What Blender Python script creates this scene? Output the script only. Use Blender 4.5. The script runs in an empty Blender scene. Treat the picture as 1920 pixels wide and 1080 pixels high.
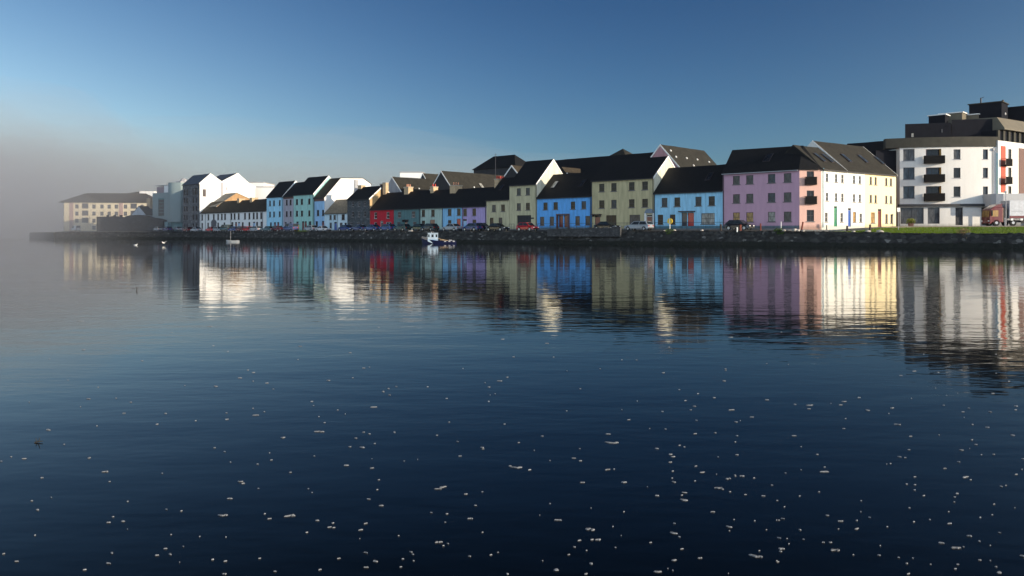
import bpy, bmesh, math, random
from mathutils import Vector, Matrix
random.seed(7)
R = math.radians
sc = bpy.context.scene
COL = sc.collection

# ------------------------------------------------------------------ camera, sky, sun, exposure
F, HZ, CZ = 1507.0, 437.0, 1.67            # focal length in photo pixels, horizon row, eye height over the water
cam_d = bpy.data.cameras.new('camera'); cam = bpy.data.objects.new('camera', cam_d); COL.objects.link(cam)
cam.location = (0, 0, CZ); cam.rotation_euler = (R(90), 0, 0)
cam_d.sensor_width = 36; cam_d.lens = 36 * F / 1920; cam_d.shift_y = -(540 - HZ) / 1920
cam_d.clip_start = 0.1; cam_d.clip_end = 8000
sc.camera = cam

SUN_AZ, SUN_EL, SKY_FILL = -30.0, 12.0, 10.8               # azimuth measured from +x towards +y
POL_AZ = -14.0                              # axis of the dark band of polarised skylight
world = bpy.data.worlds.new('World'); sc.world = world; world.use_nodes = True
nt = world.node_tree; bg = nt.nodes['Background']
sky = nt.nodes.new('ShaderNodeTexSky'); sky.sky_type = 'NISHITA'; sky.sun_disc = False
sky.sun_elevation = R(16); sky.sun_rotation = R(90 - SUN_AZ)
sky.air_density = 1.0; sky.dust_density = 0.35; sky.ozone_density = 4.0
gm = nt.nodes.new('ShaderNodeGamma'); gm.inputs[1].default_value = 1.12
nt.links.new(sky.outputs[0], gm.inputs[0])
def wmath(op, a, b=None, c=None, clamp=False):
    n_ = nt.nodes.new('ShaderNodeMath'); n_.operation = op; n_.use_clamp = clamp
    for i_, v_ in enumerate((a, b, c)):
        if v_ is None: continue
        if isinstance(v_, (int, float)): n_.inputs[i_].default_value = v_
        else: nt.links.new(v_, n_.inputs[i_])
    return n_.outputs[0]
# skylight is polarised most strongly at right angles to the sun: the darker band of a filtered clear sky
wt = nt.nodes.new('ShaderNodeTexCoord'); wd = nt.nodes.new('ShaderNodeVectorMath'); wd.operation = 'DOT_PRODUCT'
nt.links.new(wt.outputs['Generated'], wd.inputs[0])
wd.inputs[1].default_value = (math.cos(R(POL_AZ)) * math.cos(R(SUN_EL)), math.sin(R(POL_AZ)) * math.cos(R(SUN_EL)), math.sin(R(SUN_EL)))
px_ = wmath('SUBTRACT', 1.0, wmath('MULTIPLY', wd.outputs['Value'], wd.outputs['Value']))
polc = nt.nodes.new('ShaderNodeCombineXYZ')
for i_, k_ in enumerate((-0.84, -0.70, -0.52)): nt.links.new(wmath('MULTIPLY_ADD', px_, k_, 1.0), polc.inputs[i_])
# pale glow added to the unseen sky behind the camera, lifts the shaded fronts
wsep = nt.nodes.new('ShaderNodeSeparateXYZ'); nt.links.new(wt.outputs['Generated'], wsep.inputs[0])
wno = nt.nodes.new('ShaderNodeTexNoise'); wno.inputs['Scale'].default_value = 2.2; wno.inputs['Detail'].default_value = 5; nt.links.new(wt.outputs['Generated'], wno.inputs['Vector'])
fill_ = nt.nodes.new('ShaderNodeMapRange'); fill_.interpolation_type = 'SMOOTHSTEP'; fill_.inputs['From Min'].default_value = -0.12; fill_.inputs['From Max'].default_value = -0.62
nt.links.new(wmath('MULTIPLY_ADD', wno.outputs['Fac'], .3, wmath('SUBTRACT', wsep.outputs[1], .15)), fill_.inputs['Value'])
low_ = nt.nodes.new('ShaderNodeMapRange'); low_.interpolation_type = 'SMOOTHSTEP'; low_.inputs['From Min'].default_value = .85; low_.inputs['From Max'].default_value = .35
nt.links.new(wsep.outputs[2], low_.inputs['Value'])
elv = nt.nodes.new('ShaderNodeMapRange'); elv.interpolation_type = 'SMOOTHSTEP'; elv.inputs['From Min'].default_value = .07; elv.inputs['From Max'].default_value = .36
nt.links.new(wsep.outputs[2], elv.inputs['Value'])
tint = nt.nodes.new('ShaderNodeMix'); tint.data_type = 'VECTOR'; nt.links.new(elv.outputs[0], tint.inputs[0]); tint.inputs[4].default_value = (2.15, 1.58, 1.14); tint.inputs[5].default_value = (1.28, 1.15, .95)
t1 = nt.nodes.new('ShaderNodeVectorMath'); t1.operation = 'MULTIPLY'; nt.links.new(gm.outputs[0], t1.inputs[0]); nt.links.new(tint.outputs[1], t1.inputs[1])
zen = nt.nodes.new('ShaderNodeMapRange'); zen.interpolation_type = 'SMOOTHSTEP'; zen.inputs['From Min'].default_value = .28; zen.inputs['From Max'].default_value = .50; zen.inputs['To Min'].default_value = 1.0; zen.inputs['To Max'].default_value = .45
nt.links.new(wsep.outputs[2], zen.inputs['Value'])
t2 = nt.nodes.new('ShaderNodeVectorMath'); t2.operation = 'SCALE'; nt.links.new(t1.outputs[0], t2.inputs[0]); nt.links.new(zen.outputs[0], t2.inputs['Scale'])
m1 = nt.nodes.new('ShaderNodeVectorMath'); m1.operation = 'MULTIPLY'; nt.links.new(t2.outputs[0], m1.inputs[0]); nt.links.new(polc.outputs[0], m1.inputs[1])
m2 = nt.nodes.new('ShaderNodeVectorMath'); m2.operation = 'SCALE'; m2.inputs[0].default_value = (.74, .90, 1.08); nt.links.new(wmath('MULTIPLY', wmath('MULTIPLY', fill_.outputs[0], low_.outputs[0]), SKY_FILL), m2.inputs['Scale'])
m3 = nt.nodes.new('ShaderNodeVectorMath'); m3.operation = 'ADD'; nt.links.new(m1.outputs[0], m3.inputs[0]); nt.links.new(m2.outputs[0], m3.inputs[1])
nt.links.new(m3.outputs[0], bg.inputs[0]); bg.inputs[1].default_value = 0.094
sd = bpy.data.lights.new('sun', 'SUN'); so = bpy.data.objects.new('sun', sd); COL.objects.link(so)
sd.energy = 5.0; sd.angle = R(0.5); sd.color = (1.0, 0.85, 0.64)
sdir = Vector((math.cos(R(SUN_AZ)) * math.cos(R(SUN_EL)), math.sin(R(SUN_AZ)) * math.cos(R(SUN_EL)), math.sin(R(SUN_EL))))
so.rotation_euler = sdir.to_track_quat('Z', 'Y').to_euler(); so.location = (60, -40, 60)
sc.view_settings.view_transform = 'Standard'; sc.view_settings.look = 'None'
sc.view_settings.exposure = 0.4; sc.view_settings.gamma = 1.0
sc.cycles.use_denoising = True
sc.cycles.max_bounces = 6; sc.cycles.volume_bounces = 2; sc.cycles.glossy_bounces = 4
sc.cycles.transparent_max_bounces = 16; sc.cycles.sample_clamp_indirect = 8

# ------------------------------------------------------------------ photo measuring helpers
def tx(px): return (px - 960) / F
def YF(px): return 150.0 / (1 + 0.95 * tx(px))          # the street line of the terrace
def P(px, Y): return Vector((tx(px) * Y, Y))
def zy(py, Y): return CZ + (HZ - py) / F * Y
U = Vector((0.725, -0.689)).normalized(); B = Vector((0.689, 0.725)).normalized()

# ------------------------------------------------------------------ materials
MATS = {}
def nmat(name):
    m = bpy.data.materials.new(name); m.use_nodes = True; MATS[name] = m
    n = m.node_tree; return m, n, n.nodes['Principled BSDF'], n.nodes, n.links
def coords(N, L, scale=(1, 1, 1), kind='Object'):
    t = N.new('ShaderNodeTexCoord'); mp = N.new('ShaderNodeMapping'); mp.inputs['Scale'].default_value = scale
    L.new(t.outputs[kind], mp.inputs[0]); return mp.outputs[0]
def noise(N, L, vec, s, d=4, r=.55):
    n = N.new('ShaderNodeTexNoise'); n.inputs['Scale'].default_value = s; n.inputs['Detail'].default_value = d
    n.inputs['Roughness'].default_value = r; L.new(vec, n.inputs['Vector']); return n.outputs['Fac']
def ramp(N, L, fac, stops):
    r = N.new('ShaderNodeValToRGB'); L.new(fac, r.inputs[0])
    e = r.color_ramp.elements
    while len(e) < len(stops): e.new(.5)
    for el, (p, c) in zip(e, stops): el.position = p; el.color = (*c, 1)
    return r.outputs[0]
def mixc(N, L, fac, a, b, mode='MIX'):
    m = N.new('ShaderNodeMix'); m.data_type = 'RGBA'; m.blend_type = mode
    for sock, v in ((m.inputs[0], fac), (m.inputs[6], a), (m.inputs[7], b)):
        if isinstance(v, bpy.types.NodeSocket): L.new(v, sock)
        elif isinstance(v, tuple): sock.default_value = (*v, 1)
        else: sock.default_value = v
    return m.outputs[2]
def bump(N, L, b, h, st, dist=.02):
    n = N.new('ShaderNodeBump'); n.inputs['Strength'].default_value = st; n.inputs['Distance'].default_value = dist
    L.new(h, n.inputs['Height']); L.new(n.outputs[0], b.inputs['Normal'])
def tone(c, k): return tuple(min(1, max(0, x * k)) for x in c)

def plaster(name, c, wear=.34):
    if name in MATS: return MATS[name]
    m, n, b, N, L = nmat(name)
    v = coords(N, L); v2 = coords(N, L, (1.6, 1.6, .22))
    f = noise(N, L, v2, 1.3, 5, .65); g = noise(N, L, v, 9, 3)
    c1 = ramp(N, L, f, [(.3, tone(c, 1 - wear)), (.62, c), (.8, tone(c, 1.04))])
    c2 = mixc(N, L, .1, c1, ramp(N, L, g, [(.35, (.3, .3, .28)), (.65, (1, 1, 1))]), 'MULTIPLY')
    # old damp line with its own ragged shape just over the ground
    t = N.new('ShaderNodeTexCoord'); s = N.new('ShaderNodeSeparateXYZ'); L.new(t.outputs['Object'], s.inputs[0])
    a = N.new('ShaderNodeMath'); a.operation = 'MULTIPLY_ADD'; a.inputs[1].default_value = .6; L.new(f, a.inputs[0]); L.new(s.outputs[2], a.inputs[2])
    d = ramp(N, L, a.outputs[0], [(.42, (.5, .5, .46)), (.9, (1, 1, 1))])
    L.new(mixc(N, L, .75, c2, d, 'MULTIPLY'), b.inputs['Base Color'])
    b.inputs['Roughness'].default_value = .85; bump(N, L, b, g, .25); return m
def slate(name, c, rough=.6):
    if name in MATS: return MATS[name]
    m, n, b, N, L = nmat(name)
    v = coords(N, L, (1, 1, 1)); 
    t = N.new('ShaderNodeTexCoord'); s = N.new('ShaderNodeSeparateXYZ'); L.new(t.outputs['Object'], s.inputs[0])
    cb = N.new('ShaderNodeCombineXYZ'); ad = N.new('ShaderNodeMath'); ad.operation = 'ADD'
    L.new(s.outputs[0], ad.inputs[0]); L.new(s.outputs[1], ad.inputs[1]); ad.inputs[1].default_value = 0
    L.new(ad.outputs[0], cb.inputs[0]); L.new(s.outputs[2], cb.inputs[1])
    br = N.new('ShaderNodeTexBrick'); br.inputs['Scale'].default_value = 1; br.inputs['Brick Width'].default_value = .35
    br.inputs['Row Height'].default_value = .17; br.inputs['Mortar Size'].default_value = .012
    br.inputs['Color1'].default_value = (*tone(c, .75), 1); br.inputs['Color2'].default_value = (*tone(c, 1.25), 1); br.inputs['Mortar'].default_value = (*tone(c, .35), 1)
    L.new(cb.outputs[0], br.inputs['Vector'])
    f = noise(N, L, v, .8, 5, .7)
    L.new(mixc(N, L, .8, br.outputs['Color'], ramp(N, L, f, [(.3, (.6, .6, .62)), (.7, (1.0, 1.0, .95))]), 'MULTIPLY'), b.inputs['Base Color'])
    b.inputs['Roughness'].default_value = rough; b.inputs['Specular IOR Level'].default_value = .25; bump(N, L, b, br.outputs['Fac'], -.5, .02); return m
def stone(name, c1, c2, s=1.3, moss=True):
    if name in MATS: return MATS[name]
    m, n, b, N, L = nmat(name)
    v = coords(N, L, (1, 1, 1.9))
    vo = N.new('ShaderNodeTexVoronoi'); vo.inputs['Scale'].default_value = s; L.new(v, vo.inputs['Vector'])
    vd = N.new('ShaderNodeTexVoronoi'); vd.feature = 'DISTANCE_TO_EDGE'; vd.inputs['Scale'].default_value = s; L.new(v, vd.inputs['Vector'])
    sep = N.new('ShaderNodeSeparateColor'); L.new(vo.outputs['Color'], sep.inputs[0])
    col = ramp(N, L, sep.outputs[0], [(0, c1), (.8, c2), (1, tone(c2, 1.5))])
    f = noise(N, L, v, 3, 6, .7)
    col = mixc(N, L, .6, col, ramp(N, L, f, [(.3, (.45, .45, .45)), (.7, (1.1, 1.1, 1.1))]), 'MULTIPLY')
    col = mixc(N, L, 1.0, col, ramp(N, L, vd.outputs['Distance'], [(0, (.35, .35, .35)), (.08, (1, 1, 1))]), 'MULTIPLY')
    L.new(col, b.inputs['Base Color']); b.inputs['Roughness'].default_value = .9
    bump(N, L, b, vd.outputs['Distance'], .6, .08); return m
def plain(name, c, rough=.6, metal=0, var=.15, s=6, spec=.4):
    if name in MATS: return MATS[name]
    m, n, b, N, L = nmat(name)
    f = noise(N, L, coords(N, L), s, 4)
    L.new(ramp(N, L, f, [(.3, tone(c, 1 - var)), (.7, tone(c, 1 + var))]), b.inputs['Base Color'])
    b.inputs['Roughness'].default_value = rough; b.inputs['Metallic'].default_value = metal; b.inputs['Specular IOR Level'].default_value = spec; return m
def glass(name, c, rough=.06):
    if name in MATS: return MATS[name]
    m, n, b, N, L = nmat(name)
    f = noise(N, L, coords(N, L, (2.5, 1, .7)), 1.5, 3)
    L.new(ramp(N, L, f, [(.35, tone(c, .55)), (.65, tone(c, 1.3))]), b.inputs['Base Color'])
    b.inputs['Roughness'].default_value = rough; b.inputs['IOR'].default_value = 1.5; b.inputs['Specular IOR Level'].default_value = .25; return m
def paint(name, c, rough=.28):
    if name in MATS: return MATS[name]
    m, n, b, N, L = nmat(name)
    f = noise(N, L, coords(N, L), 2.5, 4)
    L.new(ramp(N, L, f, [(.3, tone(c, .85)), (.7, tone(c, 1.1))]), b.inputs['Base Color'])
    b.inputs['Roughness'].default_value = rough; b.inputs['Coat Weight'].default_value = .5; return m

G_DARK = glass('glass_dark', (.018, .02, .025)); G_MID = glass('glass_net_curtain', (.075, .075, .08)); G_PALE = glass('glass_blind', (.28, .28, .26))
G_BLUE = glass('glass_blue', (.035, .05, .07)); G_OCHRE = glass('glass_ochre_curtain', (.38, .24, .10))
FR_DARK = plain('frame_dark', (.05, .04, .045)); FR_WHITE = plain('frame_white', (.7, .7, .7)); FR_BROWN = plain('frame_brown', (.13, .07, .06)); FR_GREY = plain('frame_grey', (.32, .32, .34))
WHITE = plaster('plaster_white', (.80, .80, .79), .08); PIPE = plain('pipe_dark', (.03, .03, .035)); SILL = plain('sill_stone', (.16, .15, .15))
BARGE = plain('barge_white', (.78, .77, .74)); CREAMP = plaster('plaster_cream_side', (.72, .69, .55))
SLATE_B = slate('slate_blue', (.010, .011, .014), .75); SLATE_G = slate('slate_grey', (.038, .036, .031), .75); SLATE_BR = slate('slate_brown', (.06, .048, .035), .75)
BRICK = plain('chimney_render', (.50, .36, .22), .9, 0, .2, 2); POT = plain('chimney_pot_clay', (.45, .22, .14), .8); POTR = plain('chimney_pot_red', (.50, .06, .04), .8)
CAPS = plain('chimney_cap', (.42, .36, .28), .9); BALC = plain('balcony_black', (.007, .007, .008), .8, 0, .15, 6, .15); STEEL = plain('rail_steel', (.08, .08, .09), .5, .6)
D_RED = paint('door_red', (.42, .02, .02)); D_DARK = paint('door_dark', (.03, .03, .045)); D_MAROON = paint('door_maroon', (.14, .015, .02)); D_GREEN = paint('door_green', (.01, .20, .11)); D_BLUE = paint('door_blue', (.03, .10, .38)); D_PALE = paint('door_pale_blue', (.25, .45, .70)); D_BROWN = paint('door_brown', (.22, .10, .07))

# ------------------------------------------------------------------ object helpers
def link(name, me, mat=None, parent=None, loc=None, rot=None):
    o = bpy.data.objects.new(name, me); COL.objects.link(o)
    if mat is not None:
        for mm in (mat if isinstance(mat, (list, tuple)) else [mat]): me.materials.append(mm)
    if parent is not None: o.parent = parent
    if loc is not None: o.location = loc
    if rot is not None: o.rotation_euler = rot
    return o
def mk(name, bm, mat=None, parent=None, loc=None, rot=None, smooth=False):
    bmesh.ops.recalc_face_normals(bm, faces=bm.faces[:])
    me = bpy.data.meshes.new(name); bm.to_mesh(me); bm.free()
    if smooth:
        for p in me.polygons: p.use_smooth = True
    return link(name, me, mat, parent, loc, rot)
def inst(name, me, parent=None, loc=None, rot=None): return link(name, me, None, parent, loc, rot)
def tag(o, label=None, cat=None, group=None, kind=None):
    if label: o['label'] = label
    if cat: o['category'] = cat
    if group: o['group'] = group
    if kind: o['kind'] = kind
    return o
def thing(name, label, cat, loc, rz=0, group=None):
    o = bpy.data.objects.new(name, None); COL.objects.link(o); o.location = loc; o.rotation_euler = (0, 0, rz); o.empty_display_size = .5
    return tag(o, label, cat, group)
def box(bm, x0, x1, y0, y1, z0, z1, mi=0):
    v = [bm.verts.new(c) for c in ((x0,y0,z0),(x1,y0,z0),(x1,y1,z0),(x0,y1,z0),(x0,y0,z1),(x1,y0,z1),(x1,y1,z1),(x0,y1,z1))]
    for f in ((0,3,2,1),(4,5,6,7),(0,1,5,4),(1,2,6,5),(2,3,7,6),(3,0,4,7)):
        bm.faces.new([v[i] for i in f]).material_index = mi
    return v
def prism(bm, pts, axis, a, b, mi=0):
    """pts: 2-D outline; extruded along axis ('x': pts are (y,z); 'y': (x,z); 'z': (x,y)) from a to b"""
    def c(p, t): return {'x': (t, p[0], p[1]), 'y': (p[0], t, p[1]), 'z': (p[0], p[1], t)}[axis]
    va = [bm.verts.new(c(p, a)) for p in pts]; vb = [bm.verts.new(c(p, b)) for p in pts]
    n = len(pts); fs = [bm.faces.new(va), bm.faces.new(vb[::-1])]
    for i in range(n): fs.append(bm.faces.new((va[i], vb[i], vb[(i+1) % n], va[(i+1) % n])))
    for f in fs: f.material_index = mi
def tube(bm, p, q, r, seg=6, r2=None):
    p = Vector(p); q = Vector(q); d = q - p
    m = Matrix.Translation((p + q) / 2) @ d.to_track_quat('Z', 'Y').to_matrix().to_4x4()
    bmesh.ops.create_cone(bm, cap_ends=True, segments=seg, radius1=r, radius2=r if r2 is None else r2, depth=d.length, matrix=m)
def bev(bm, w, seg=2):
    bmesh.ops.bevel(bm, geom=bm.edges[:], offset=w, segments=seg, affect='EDGES', profile=.5, clamp_overlap=True)

# ------------------------------------------------------------------ windows, doors and other house parts
CACHE = {}
def window_meshes(w, h, fm, pm, style):
    k = (round(w, 2), round(h, 2), fm.name, pm.name, style)
    if k in CACHE: return CACHE[k]
    t = .05 if style != 'shop' else .07
    bm = bmesh.new()
    box(bm, -w/2, -w/2 + t, .06, .14, 0, h); box(bm, w/2 - t, w/2, .06, .14, 0, h)
    box(bm, -w/2 + t, w/2 - t, .06, .14, h - t, h); box(bm, -w/2 + t, w/2 - t, .06, .14, 0, t)
    if style in ('sash', 'cross'): box(bm, -w/2 + t, w/2 - t, .07, .13, h*.5 - .03, h*.5 + .03)
    if style in ('cross',): box(bm, -.02, .02, .075, .125, t, h*.5 - .03); box(bm, -.02, .02, .075, .125, h*.5 + .03, h - t)
    if style == 'pair': box(bm, -.03, .03, .07, .13, t, h - t)
    if style == 'shop':
        n = max(1, round(w / 1.4))
        for i in range(1, n): box(bm, -w/2 + i*w/n - .04, -w/2 + i*w/n + .04, .07, .13, t, h - t)
        box(bm, -w/2 + t, w/2 - t, .075, .125, h*.42 - .04, h*.42 + .04)
    bmesh.ops.recalc_face_normals(bm, faces=bm.faces[:])
    fr = bpy.data.meshes.new('window'); bm.to_mesh(fr); bm.free(); fr.materials.append(fm)
    bm = bmesh.new(); box(bm, -w/2 + .02, w/2 - .02, .10, .115, .02, h - .02)
    bmesh.ops.recalc_face_normals(bm, faces=bm.faces[:])
    pn = bpy.data.meshes.new('pane'); bm.to_mesh(pn); bm.free(); pn.materials.append(pm)
    bm = bmesh.new(); box(bm, -w/2 - .12, w/2 + .12, -.09, .06, -.11, -.003)
    bmesh.ops.recalc_face_normals(bm, faces=bm.faces[:])
    sl = bpy.data.meshes.new('sill'); bm.to_mesh(sl); bm.free(); sl.materials.append(SILL)
    CACHE[k] = (fr, pn, sl); return CACHE[k]
def put_window(root, x, z, w, h, fm, pm, style='sash', y=0, rz=0, sill=True):
    fr, pn, sl = window_meshes(w, h, fm, pm, style)
    o = inst('window', fr, root, (x, y, z), (0, 0, rz)); inst('pane', pn, o)
    if sill: inst('sill', sl, o)
    return o
def put_door(root, x, z, w, h, dm, surround=None, y=0, fan=True):
    bm = bmesh.new(); dh = h - (.35 if fan else .03)
    box(bm, -w/2 + .05, w/2 - .05, .09, .13, .02, dh)
    for (a, b_) in ((.12, .45), (.5, .92)):
        for s in (-1, 1): box(bm, *(sorted((s*.05, s*(w/2 - .13)))), .07, .091, dh*a, dh*b_)
    o = mk('door', bm, dm, root, (x, y, z))
    bm = bmesh.new(); sm = surround or FR_DARK
    box(bm, -w/2, -w/2 + .05, .05, .15, 0, h); box(bm, w/2 - .05, w/2, .05, .15, 0, h); box(bm, -w/2 + .05, w/2 - .05, .05, .15, h - .05, h)
    if fan: box(bm, -w/2 + .05, w/2 - .05, .06, .14, dh, dh + .05)
    mk('door_frame', bm, sm, o)
    if fan:
        bm = bmesh.new(); box(bm, -w/2 + .05, w/2 - .05, .10, .115, dh + .05, h - .05); mk('pane', bm, G_DARK, o)
    bm = bmesh.new(); tube(bm, (w/2 - .16, .03, 1.0), (w/2 - .16, .09, 1.0), .03, 8); mk('handle', bm, STEEL, o)
    return o

def front_wall(bm, x0, x1, ztop, holes, rec=.16):
    hs = [h for h in holes if h[0] > x0 + .02 and h[1] < x1 - .02]
    xs = sorted({round(v, 3) for v in [x0, x1] + [h[0] for h in hs] + [h[1] for h in hs]})
    zs = sorted({round(v, 3) for v in [-.6, ztop] + [h[2] for h in hs] + [min(h[3], ztop - .05) for h in hs]})
    vm = {}
    def V(x, y, z):
        k = (round(x, 3), round(y, 3), round(z, 3))
        if k not in vm: vm[k] = bm.verts.new(k)
        return vm[k]
    for i in range(len(xs) - 1):
        for j in range(len(zs) - 1):
            cx = (xs[i] + xs[i+1]) / 2; cz = (zs[j] + zs[j+1]) / 2
            if any(h[0] < cx < h[1] and h[2] < cz < h[3] for h in hs): continue
            bm.faces.new((V(xs[i], 0, zs[j]), V(xs[i+1], 0, zs[j]), V(xs[i+1], 0, zs[j+1]), V(xs[i], 0, zs[j+1])))
    for h in hs:
        a, b_, c, d = round(h[0], 3), round(h[1], 3), round(h[2], 3), round(min(h[3], ztop - .05), 3)
        for q in (((a, c), (b_, c)), ((b_, c), (b_, d)), ((b_, d), (a, d)), ((a, d), (a, c))):
            (p1, q1), (p2, q2) = q
            w = [bm.verts.new(t) for t in ((p1, 0, q1), (p2, 0, q2), (p2, rec, q2), (p1, rec, q1))]; bm.faces.new(w)
        w = [bm.verts.new(t) for t in ((a, rec, c), (b_, rec, c), (b_, rec, d), (a, rec, d))]; bm.faces.new(w)

class House:
    """A to B: street front, left to right. prof: [(depth, world z)...] from front eave to back eave."""
    def __init__(s, name, label, cat, A, Bp, zb, prof, wall, roof, group=None, barge=None, gutter=True, side=None, roofside=.03):
        s.A = Vector(A); s.B = Vector(Bp); d = s.B - s.A; s.L = d.length; s.u = d / s.L; s.b = Vector((-s.u.y, s.u.x)); s.zb = zb
        s.rz = math.atan2(s.u.y, s.u.x); s.prof = [(y, z - zb) for y, z in prof]; s.wall = wall; s.side = side; s.roofm = roof
        s.barge = barge; s.gut = gutter; s.rs = roofside; s.ops = []; s.lside = None
        s.root = thing(name, label, cat, (s.A.x, s.A.y, zb), s.rz, group)
    def x(s, px, y=0):                                   # local x seen at photo column px on the plane at depth y
        a = s.A + s.b * y; t = tx(px)
        return (t * a.y - a.x) / (s.u.x - t * s.u.y)
    def Yat(s, x, y=0): return (s.A + s.u * x + s.b * y).y
    def z(s, py, x, y=0): return CZ + (HZ - py) / F * s.Yat(x, y) - s.zb
    def win(s, pxs, z0, z1, w=1.0, fm=None, pm=None, style='sash', sill=True):
        fm = fm or FR_DARK
        for k, px in enumerate(pxs if isinstance(pxs, (list, tuple)) else [pxs]):
            p = pm[k % len(pm)] if isinstance(pm, (list, tuple)) else (pm or random.choice([G_DARK, G_DARK, G_MID, G_BLUE]))
            x = s.x(px); s.ops.append((x - w/2, x + w/2, z0, z1))
            put_window(s.root, x, z0, w, z1 - z0, fm, p, style, 0, 0, sill)
    def door(s, px, w=1.0, h=2.4, dm=None, surround=None, z0=.05, fan=True, canopy=False):
        x = s.x(px); s.ops.append((x - w/2, x + w/2, z0, z0 + h))
        o = put_door(s.root, x, z0, w, h, dm or D_DARK, surround, 0, fan)
        if canopy:
            bm = bmesh.new(); box(bm, -w/2 - .35, w/2 + .35, -.7, -.003, h + .1, h + .2)
            box(bm, -w/2 - .2, -w/2 - .1, -.55, -.003, h - .25, h + .1); box(bm, w/2 + .1, w/2 + .2, -.55, -.003, h - .25, h + .1)
            mk('canopy', bm, FR_DARK, o)
    def pipe(s, px=None, x=None, top=None, mat=None):
        x = s.x(px) if x is None else x
        top = s.prof[0][1] - .1 if top is None else top
        bm = bmesh.new(); tube(bm, (x, -.09, -.1), (x, -.09, top), .055, 8); box(bm, x - .11, x + .11, -.17, -.02, top - .02, top + .2)
        mk('downpipe', bm, mat or PIPE, s.root)
    def trim(s, z0, z1, mat, name='plinth', off=.03):
        bm = bmesh.new(); box(bm, .02, s.L - .02, -off, -.002, z0, z1); mk(name, bm, mat, s.root)
    def build(s, wholes=True):
        e = .006; bm = bmesh.new(); pr = s.prof; d = pr[-1][0]
        front_wall(bm, e, s.L - e, pr[0][1], s.ops)
        mi = 1 if s.side is not None else 0
        for xx in (e, s.L - e):
            f = bm.faces.new([bm.verts.new((xx, y, z)) for y, z in [(0, -.6)] + pr + [(d, -.6)]])
            if xx > e: f.material_index = mi
            elif s.lside is not None: f.material_index = 2
        bm.faces.new([bm.verts.new(v) for v in ((e, d, -.6), (s.L - e, d, -.6), (s.L - e, d, pr[-1][1]), (e, d, pr[-1][1]))])
        me = mk('wall', bm, [s.wall, s.side or s.wall, s.lside or s.wall], s.root)
        # roof slab following the profile
        def ext(p, q, m):
            v = Vector(p) - Vector(q); v.normalize(); return (p[0] + v.x * m, p[1] + v.y * m)
        lo = [ext(pr[0], pr[1], .3)] + pr[1:-1] + [ext(pr[-1], pr[-2], .3)]
        lo = [(y, z + .02) for y, z in lo]; hi = [(y, z + .16) for y, z in lo]
        bm = bmesh.new()
        n = max(2, int(s.L / 1.6)); xs = [-s.rs + (s.L + 2*s.rs) * i / n for i in range(n + 1)]
        sag = [0] + [random.uniform(-.035, .02) for _ in range(n - 1)] + [0]
        ring = []
        for i, xx in enumerate(xs):
            ring.append([bm.verts.new((xx, y, z + sag[i])) for y, z in lo] + [bm.verts.new((xx, y, z + sag[i])) for y, z in hi[::-1]])
        m = len(ring[0])
        for i in range(n):
            for j in range(m): bm.faces.new((ring[i][j], ring[i+1][j], ring[i+1][(j+1) % m], ring[i][(j+1) % m]))
        bm.faces.new(ring[0]); bm.faces.new(ring[-1][::-1])
        mk('roof', bm, s.roofm, s.root)
        if s.barge:
            for side in s.barge:
                xx = s.L + s.rs if side == 'R' else -s.rs - .05
                bm = bmesh.new(); a = [(y, z - .14) for y, z in lo] + [(y, z + .03) for y, z in hi[::-1]]
                prism(bm, a, 'x', xx + .002, xx + .052); mk('bargeboard', bm, BARGE, s.root)
        if s.gut:
            y0, z0 = lo[0]; bm = bmesh.new(); box(bm, .0, s.L, y0 - .13, y0 - .01, z0 - .07, z0 + .05); mk('gutter', bm, s.gut if not isinstance(s.gut, bool) else PIPE, s.root)
            bm = bmesh.new(); box(bm, .02, s.L - .02, -.2, -.004, pr[0][1] - .22, pr[0][1] - .06 - .0); mk('fascia', bm, BARGE if s.barge else FR_GREY, s.root)
        return s
    def chimney(s, px, y, ztop, wx=.8, wy=1.5, pots=2, pm=POT, h=1.6, mat=None):
        x = s.x(px, y); zt = ztop - s.zb
        bm = bmesh.new(); box(bm, x - wx/2, x + wx/2, y - wy/2, y + wy/2, zt - h - 1.2, zt); c = mk('chimney', bm, mat or BRICK, s.root)
        bm = bmesh.new(); box(bm, x - wx/2 - .08, x + wx/2 + .08, y - wy/2 - .08, y + wy/2 + .08, zt + .003, zt + .16); mk('chimney_cap', bm, CAPS, c)
        for i in range(pots):
            yy = y - wy/2 + wy * (i + .5) / pots
            bm = bmesh.new(); tube(bm, (x, yy, zt + .165), (x, yy, zt + .75), .15, 10, .11); mk('chimney_pot', bm, pm, c)
    def slope_at(s, y):
        for (y0, z0), (y1, z1) in zip(s.prof, s.prof[1:]):
            if y0 <= y <= y1: k = (y - y0) / (y1 - y0); return z0 + k * (z1 - z0), math.atan2(z1 - z0, y1 - y0)
    def skylight(s, px, y, w=.8, l=1.5, pm=None):
        x = s.x(px, y); z, a = s.slope_at(y)
        bm = bmesh.new(); box(bm, -w/2, w/2, -l/2, l/2, .18, .27); o = mk('skylight', bm, FR_DARK, s.root, (x, y, z), (a, 0, 0))
        bm = bmesh.new(); box(bm, -w/2 + .07, w/2 - .07, -l/2 + .07, l/2 - .07, .255, .285); mk('pane', bm, pm or G_BLUE, o)
    def vent(s, px, y, pale=True):
        x = s.x(px, y); z, a = s.slope_at(y)
        bm = bmesh.new(); box(bm, -.14, .14, -.16, .16, .15, .34); bev(bm, .03, 1); mk('roof_vent', bm, BARGE if pale else PIPE, s.root, (x, y, z), (a, 0, 0))

def gprof(d, ze, zr, ze2=None): return [(0, ze), (d/2, zr), (d, ze if ze2 is None else ze2)]

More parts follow.
